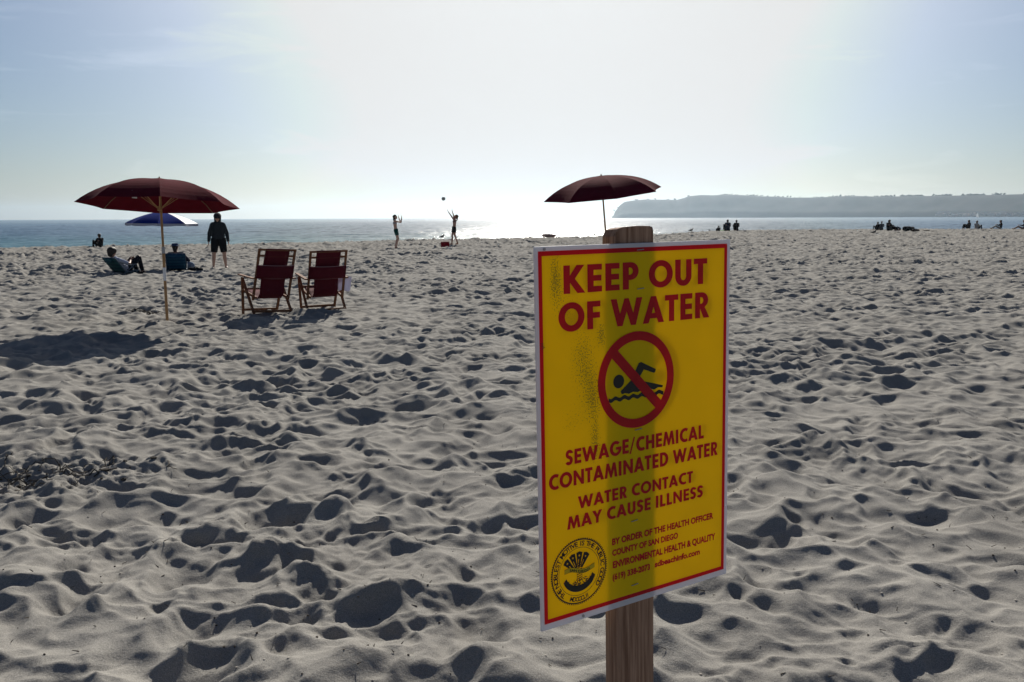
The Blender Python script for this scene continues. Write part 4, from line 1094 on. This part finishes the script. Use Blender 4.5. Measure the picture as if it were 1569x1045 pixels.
# the ball in the air, panelled
def ball():
    d = qb.y - .25; pt = at(679.5, 304.5, 0); o_ = CAM.translation; dirv = (pt - o_)
    t = d / dirv.y; c = o_ + dirv * t
    mb = MB(); mb.ell((0, 0, 0), (.108, .108, .108), 32)
    m = mat('ball_leather', (.30, .31, .30), .5, .3); nt = m.node_tree; N = nt.nodes; Lk = nt.links.new
    tc = N.new('ShaderNodeTexCoord'); vo = N.new('ShaderNodeTexVoronoi'); vo.feature = 'DISTANCE_TO_EDGE'; vo.inputs['Scale'].default_value = 9; Lk(tc.outputs['Object'], vo.inputs[0])
    r = N.new('ShaderNodeValToRGB'); r.color_ramp.elements[0].color = (.03, .03, .03, 1); r.color_ramp.elements[1].color = (.34, .36, .34, 1); r.color_ramp.elements[1].position = .08
    Lk(vo.outputs[0], r.inputs[0]); Lk(r.outputs[0], N['Principled BSDF'].inputs['Base Color'])
    b = mb.build('volleyball', m, None, sm=True); b.location = c
    tag(b, 'grey volleyball in the air above the raised hands', 'ball')
ball()

# sitters on the berm
def sitter(u, v, rz, label, top, bottom, hair=hair_dark, sc=1.0, group=None, build=1.0, hat=None, sleeves=.98, **kw):
    P = pose(SIT, **kw)
    ob, o = body('person', P, skin, .016, build=build)
    tag(ob, label, 'person', group)
    garment('shirt', P, top, ob, torso_bits(P, .0, build) + arm_bits(P, sleeves, build), .016)
    garment('trousers', P, bottom, ob, leg_bits(P, .95, build, .014), .016)
    hair_cap(o, hair, ob, .02)
    p = berm(u, v); setp(ob, p.x, p.y, rz, .0, sc * (1.22 if u > 1000 else 1.0))
    return ob
black = cloth('black_cotton', (.012, .012, .014)); navy = cloth('navy_jacket', 0); dkt = cloth('dark_trousers', 0)
LY = dict(knL=(-.13, .42, .30), knR=(.13, .42, .30), anL=(-.12, .78, .085), anR=(.12, .78, .085), toL=(-.13, .88, .16), toR=(.13, .88, .16))
sitter(153, 375, R(58), 'lone person in black sitting by the water, far left of the umbrellas', black, black, sc=.95)
gb = 'people sitting together on the far sand'
sitter(1101, 353.3, R(8), 'smallest of three people sitting on the green blanket', black, dkt, sc=.72, group=gb)
sitter(1114.5, 353.5, R(4), 'broadest person of the three on the green blanket, in a dark blue top', navy, dkt, sc=1.14, build=1.3, group=gb)
sitter(1128, 353.2, R(-6), 'person in black sitting at the right end of the green blanket', black, dkt, sc=1.08, build=1.08, group=gb)
sitter(1344.5, 352.4, R(20), 'slender child in black sitting beside a smaller-headed child and a broad adult', black, dkt, hair_dark, sc=.86, build=.8, group=gb)
sitter(1350.5, 352.2, R(-15), 'slender child in a grey shirt sitting between a child and the broad adult', cloth('grey_shirt', (.07, .075, .085)), dkt, hair_brown, sc=.93, build=.8, group=gb)
sitter(1362, 353.4, R(-72), 'broad adult in black leaning back on the sand next to two children', black, black, sc=1.1, build=1.3, group=gb, **LY)
sitter(1484, 350.3, R(35), 'person in black of a sitting pair at the right', black, dkt, sc=1.02, group=gb)
sitter(1496.5, 350.3, R(-65), 'person in a pale shirt of a sitting pair at the right', cloth('pale_shirt', (.36, .35, .33)), dkt, hair_brown, sc=1.05, group=gb)
sitter(1533, 345.8, R(70), 'lone person in a dark top sitting furthest off, with legs stretched out', black, cloth('light_trousers', (.30, .28, .25)), sc=.98, **LY)
sitter(1568.5, 351.2, R(60), 'person at the right edge of the view with bare outstretched legs', cloth('slate_top', (.08, .085, .10)), cloth('tan_trousers', (.30, .20, .15)), sc=1.05, **LY)

# swimmer out in the water
P = pose(SIT); 
def swimmer(u, v):
    p = at(u, v, SEA_Z)
    ob, o = body('person', pose(STAND), skin, .016); hair_cap(o, hair_dark, ob, .02)
    tag(ob, 'swimmer with only head and shoulders above the water', 'person'); ob.location = (p.x, p.y, SEA_Z - 1.38)
swimmer(1037, 354)

# ------------------------------------------------------------------ small things
def cooler(u, v, rz):
    c = empty('cooler'); tag(c, 'red cooler box standing on the sand beside the ball players', 'cooler')
    red = mat('red_plastic', (.26, .012, .02), .8, .1)
    MB().box((0, 0, .15), (.44, .27, .30)).build('body', red, c, bevel=.02); MB().box((0, 0, .325), (.46, .29, .05)).build('lid', mat('dark_red_plastic', (.16, .01, .015), .85, .08), c, bevel=.012)
    for s in (-1, 1): MB().bar((s * .235, -.06, .24), (s * .235, .06, .24), .02, .025).build('handle', cloth('black_cotton', 0), c)
    p = at(u, v); place(c, p.x, p.y, -.015); c.rotation_euler = (0, 0, rz); return p
cpnt = cooler(682, 377.2, R(6))
def flat_cloth(name, u, v, w, d, mt, label, cat, rz=0, lump=.02):
    p = berm(u, v); V = []; n = 14; rn = random.Random(int(u))
    xs = np.linspace(-w / 2, w / 2, n); ys = np.linspace(-d / 2, d / 2, n)
    c, s = math.cos(rz), math.sin(rz)
    X, Y = np.meshgrid(xs, ys); WX = p.x + X * c - Y * s; WY = p.y + X * s + Y * c
    Z = sand_z(WX.ravel(), WY.ravel()).reshape(n, n); Zm = Z.copy()
    for _ in range(3): Zm[1:-1, 1:-1] = np.maximum(Zm[1:-1, 1:-1], (Zm[:-2, 1:-1] + Zm[2:, 1:-1] + Zm[1:-1, :-2] + Zm[1:-1, 2:]) / 4)
    Zm = Zm + .025 + lump * np.abs(gnoise(WX / .25, WY / .25, 91))
    z0 = Zm.mean()
    V = [(float(X[j, i]), float(Y[j, i]), float(Zm[j, i] - z0)) for j in range(n) for i in range(n)]
    F = [(j * n + i, j * n + i + 1, (j + 1) * n + i + 1, (j + 1) * n + i) for j in range(n - 1) for i in range(n - 1)]
    me = bpy.data.meshes.new(name); me.from_pydata(V, [], F); me.update(); smooth(me)
    ob = link_mesh(name, me, mt); ob.location = (p.x, p.y, z0); ob.rotation_euler = (0, 0, rz); md = ob.modifiers.new('thick', 'SOLIDIFY'); md.thickness = .012
    return tag(ob, label, cat)
flat_cloth('blanket', 1108, 353.2, 1.5, 1.6, cloth('green_blanket', (.06, .16, .03)), 'green blanket spread under three sitting people', 'blanket')
flat_cloth('towel', 1135, 353.4, .9, 1.0, cloth('navy_jacket', 0), 'dark blue towel spread beside the green blanket', 'towel')
flat_cloth('towel', 685.5, 380.3, .5, .7, cloth('grey_blue_sheet', (.06, .07, .09)), 'flat grey blue sheet on the sand in front of the red cooler', 'towel')  # thin dark grey blue sheet lying on the sand before the cooler
flat_cloth('towel', 1490, 350.6, 1.9, 1.0, cloth('dusty_pink_towel', (.25, .17, .18)), 'dusty pink towel under the sitting pair', 'towel')
def soft_bag(u, v, w, h, mt, name, label, cat, rz=0, lumps=6, seed=1):
    rn = random.Random(seed); mb = MB()
    mb.cap((-w * .32, 0, h * .45), (w * .32, 0, h * .4), h * .46, h * .42, 12)
    for _ in range(lumps): mb.ell((rn.uniform(-.38, .38) * w, rn.uniform(-.15, .15) * w, rn.uniform(.25, .6) * h), (rn.uniform(.1, .22) * w, rn.uniform(.1, .2) * w, rn.uniform(.2, .4) * h), 10)
    ob = mb.build(name, mt, None, remesh=max(.012, h * .05), relax=4); p = berm(u, v); ob.location = (p.x, p.y, gz(p.x, p.y) - .01); ob.rotation_euler = (0, 0, rz)
    tag(ob, label, cat)
    MB().cap((-w * .18, 0, h * .75), (0, 0, h * 1.02), .012, n=8).cap((0, 0, h * 1.02), (w * .18, 0, h * .75), .012, n=8).build('handle', mt, ob)
    return ob
soft_bag(1375, 352.6, .5, .5, navy, 'bag', 'small dark bag standing right beside the broad adult', 'bag', seed=3)
soft_bag(1392, 353.6, 1.25, .52, black, 'bag', 'large black bag lying on the sand, widest of the dark bundles', 'bag', seed=4, lumps=9)
soft_bag(1403, 354.2, .75, .36, cloth('brown_canvas', (.05, .035, .028)), 'bag', 'brown low bag leaning on the large black bag', 'bag', seed=5)
soft_bag(1421, 353.4, 1.0, .22, cloth('brown_canvas', 0), 'bag', 'flat brown bundle alone on the sand, smallest of the dark bundles', 'bag', seed=6)
soft_bag(290, 411, .16, .30, cloth('pale_bag', (.16, .20, .27)), 'bag', 'pale blue bag standing right beside the low blue chair', 'bag', seed=7)
soft_bag(300, 413.2, .46, .14, black, 'bag', 'flat black bag on the sand at the standing person', 'bag', seed=8)
soft_bag(841, 362.0, 1.2, .30, cloth('sandy_pink_cloth', (.36, .23, .19)), 'bag', 'pinkish bundle on the sand under the tilted umbrella', 'bundle', seed=9)

gull_grey = mat('gull_feather', (.05, .05, .055), .8, .2); gull_dark = mat('gull_wing', (.02, .02, .022), .8, .2)
def gull(u, v, rz, label, sc=1.0, z=0.0):
    g = empty('gull'); tag(g, label, 'bird')
    mb = MB(); mb.cap((0, -.10, .17), (0, .07, .20), .055, .065, 12); mb.cap((0, .08, .21), (0, .13, .29), .040, .030, 10); mb.ell((0, .145, .305), (.033, .042, .033), 12); mb.cap((0, -.12, .17), (0, -.26, .15), .035, .010, 10)
    b = mb.build('body', gull_grey, g, remesh=.009); MB().cone((0, .18, .302), (0, .235, .292), .012, .003, 8).build('beak', cloth('horn_yellow', (.30, .20, .05)), g)
    for s in (-1, 1):
        MB().cap((s * .052, .06, .20), (s * .035, -.24, .175), .028, .008, 10).build('wing', gull_dark, g, sm=True)
        MB().cap((s * .025, -.01, .13), (s * .025, .0, 0), .006, n=8).cap((s * .025, 0, .003), (s * .035, .05, .003), .006, .004, n=6).build('leg', cloth('horn_yellow', 0), g)
    p = berm(u, v); place(g, p.x, p.y, -.002); g.rotation_euler = (0, 0, rz); g.scale = (sc,) * 3
gull(677.5, 365.5, R(-50), 'gull standing on the sand just behind the red cooler', 1.05)
gull(1059, 355.0, R(-60), 'gull on the berm nearest the sign post', 1.3)
gull(1087, 354.0, R(20), 'gull on the berm beside the three people on the blanket', .8)
gull(1339, 357.8, R(-70), 'gull on the sand in front of the broad adult and children', 1.4)
gull(911, 360.0, R(30), 'gull on the sand below the tilted burgundy umbrella', .9)

# sailing boat before the headland
def sailboat():
    a = math.atan((1491 - CX) / FPX); D = 2600.0
    s = empty('sailing_boat', (D * math.sin(a), D * math.cos(a), SEA_Z)); tag(s, 'small white sailing boat crossing in front of the headland', 'boat')
    mb = MB(); n = 9; V = []
    for k in range(n):
        f = k / (n - 1) * 2 - 1; w = 1.3 * (1 - f * f) ** .6 + .05
        V += [(f * 5, -w, 1.0 + .25 * f * f), (f * 4.6, 0, -.4), (f * 5, w, 1.0 + .25 * f * f)]
    F = []
    for k in range(n - 1): F += [(3 * k, 3 * k + 3, 3 * k + 4, 3 * k + 1), (3 * k + 1, 3 * k + 4, 3 * k + 5, 3 * k + 2), (3 * k + 2, 3 * k + 5, 3 * k + 3, 3 * k)]
    mb.add(V, F).build('hull', cloth('white_gelcoat', (.75, .76, .78)), s); MB().cone((0, 0, .8), (0, 0, 13.5), .10, .06, 8).build('mast', steel, s)
    sail = mat('sailcloth', (.8, .8, .8), .7, .2, trans=.5)
    def tri(name, A, B, C):
        V = []; F = []; n = 8
        for j in range(n + 1):
            f = j / n; p, q = Vector(A).lerp(Vector(B), f), Vector(A).lerp(Vector(C), f)
            for k in range(5):
                g = k / 4; w = p.lerp(q, g); w.y += .5 * math.sin(g * math.pi) * f; V.append(tuple(w))
        for j in range(n):
            for k in range(4): F.append((j * 5 + k, j * 5 + k + 1, j * 5 + k + 6, j * 5 + k + 5))
        me = bpy.data.meshes.new(name); me.from_pydata(V, [], F); me.update(); smooth(me); o_ = link_mesh(name, me, sail, s); o_.modifiers.new('t', 'SOLIDIFY').thickness = .03
    tri('mainsail', (-.1, 0, 13), (-.1, 0, 2), (-4.4, 0, 2)); tri('jib', (.1, 0, 12), (.3, 0, 2.2), (4.6, 0, 1.5))
    s.rotation_euler = (0, 0, R(15))
sailboat()

# torn kelp and clods at the left, crumbs and twigs elsewhere
def kelp(name, u, v, wx, wy, nk, nc, seed, rz):
    rn = random.Random(seed); mb = MB(); p = at(u, v)
    c, s = math.cos(rz), math.sin(rz)
    def rel():
        a, b = max(-1, min(1, rn.gauss(0, .42))) * wx, max(-1, min(1, rn.gauss(0, .42))) * wy; return p.x + a * c - b * s, p.y + a * s + b * c
    for _ in range(nc):
        x, y = rel(); r = rn.uniform(.004, .006 + .016 * rn.random() ** 2); mb.ell((x, y, gz(x, y) + r * .3), (r * rn.uniform(.8, 1.8), r * rn.uniform(.8, 1.6), r * rn.uniform(.6, 1)), 7)
    for _ in range(nk):
        x, y = rel(); a = rn.uniform(0, 6.28); pr_ = Vector((x, y, gz(x, y) + .008)); r = rn.uniform(.002, .0045)
        for _k in range(rn.randint(4, 9)):
            a += rn.gauss(0, .7); x += .03 * math.cos(a); y += .03 * math.sin(a)
            q_ = Vector((x, y, gz(x, y) + .006 + abs(rn.gauss(0, .012)))); mb.cone(pr_, q_, r, r * .95, 5); pr_ = q_; r *= .95
    return mb
km = mat('dried_kelp', (.075, .066, .056), 1, .1, noise=.6, nscale=25)
tag(kelp('kelp', 62, 722, .72, .26, 34, 60, 3, R(14)).build('kelp', km), kind='stuff')
tag(kelp('kelp', 229, 474, .5, .16, 40, 80, 5, 0).build('kelp', km), kind='stuff')
def crumbs():
    rn = random.Random(8); mb = MB()
    for k in range(420):
        v = 1045 - 420 * rn.random() ** .8; p = at(rn.uniform(-60, 1630), v); x, y = p.x, p.y; z = gz(x, y); a = rn.uniform(0, 6.28)
        if rn.random() < .55:
            L = rn.uniform(.006, .028); mb.cone((x, y, z + .003), (x + L * math.cos(a), y + L * math.sin(a), z + .003 + rn.uniform(0, .012)), rn.uniform(.0012, .0028), .001, 5)
        else:
            r = rn.uniform(.002, .006); mb.ell((x, y, z + r * .4), (r, r * rn.uniform(.6, 1.3), r * .7), 6)
    return mb
def shells():
    rn = random.Random(18); mb = MB()
    for k in range(90):
        p = at(rn.uniform(-60, 1630), 1045 - 560 * rn.random()); r = rn.uniform(.002, .006)
        mb.ell((p.x, p.y, gz(p.x, p.y) + r * .3), (r, r * rn.uniform(.6, 1.2), r * .5), 7)
    return mb
tag(shells().build('shell_bits', mat('bleached_shell', (.36, .33, .29), .8, .2)), kind='stuff')
tag(crumbs().build('beach_litter', mat('twig_and_shell', (.06, .048, .038), .9, .2, noise=.7, nscale=3)), kind='stuff')
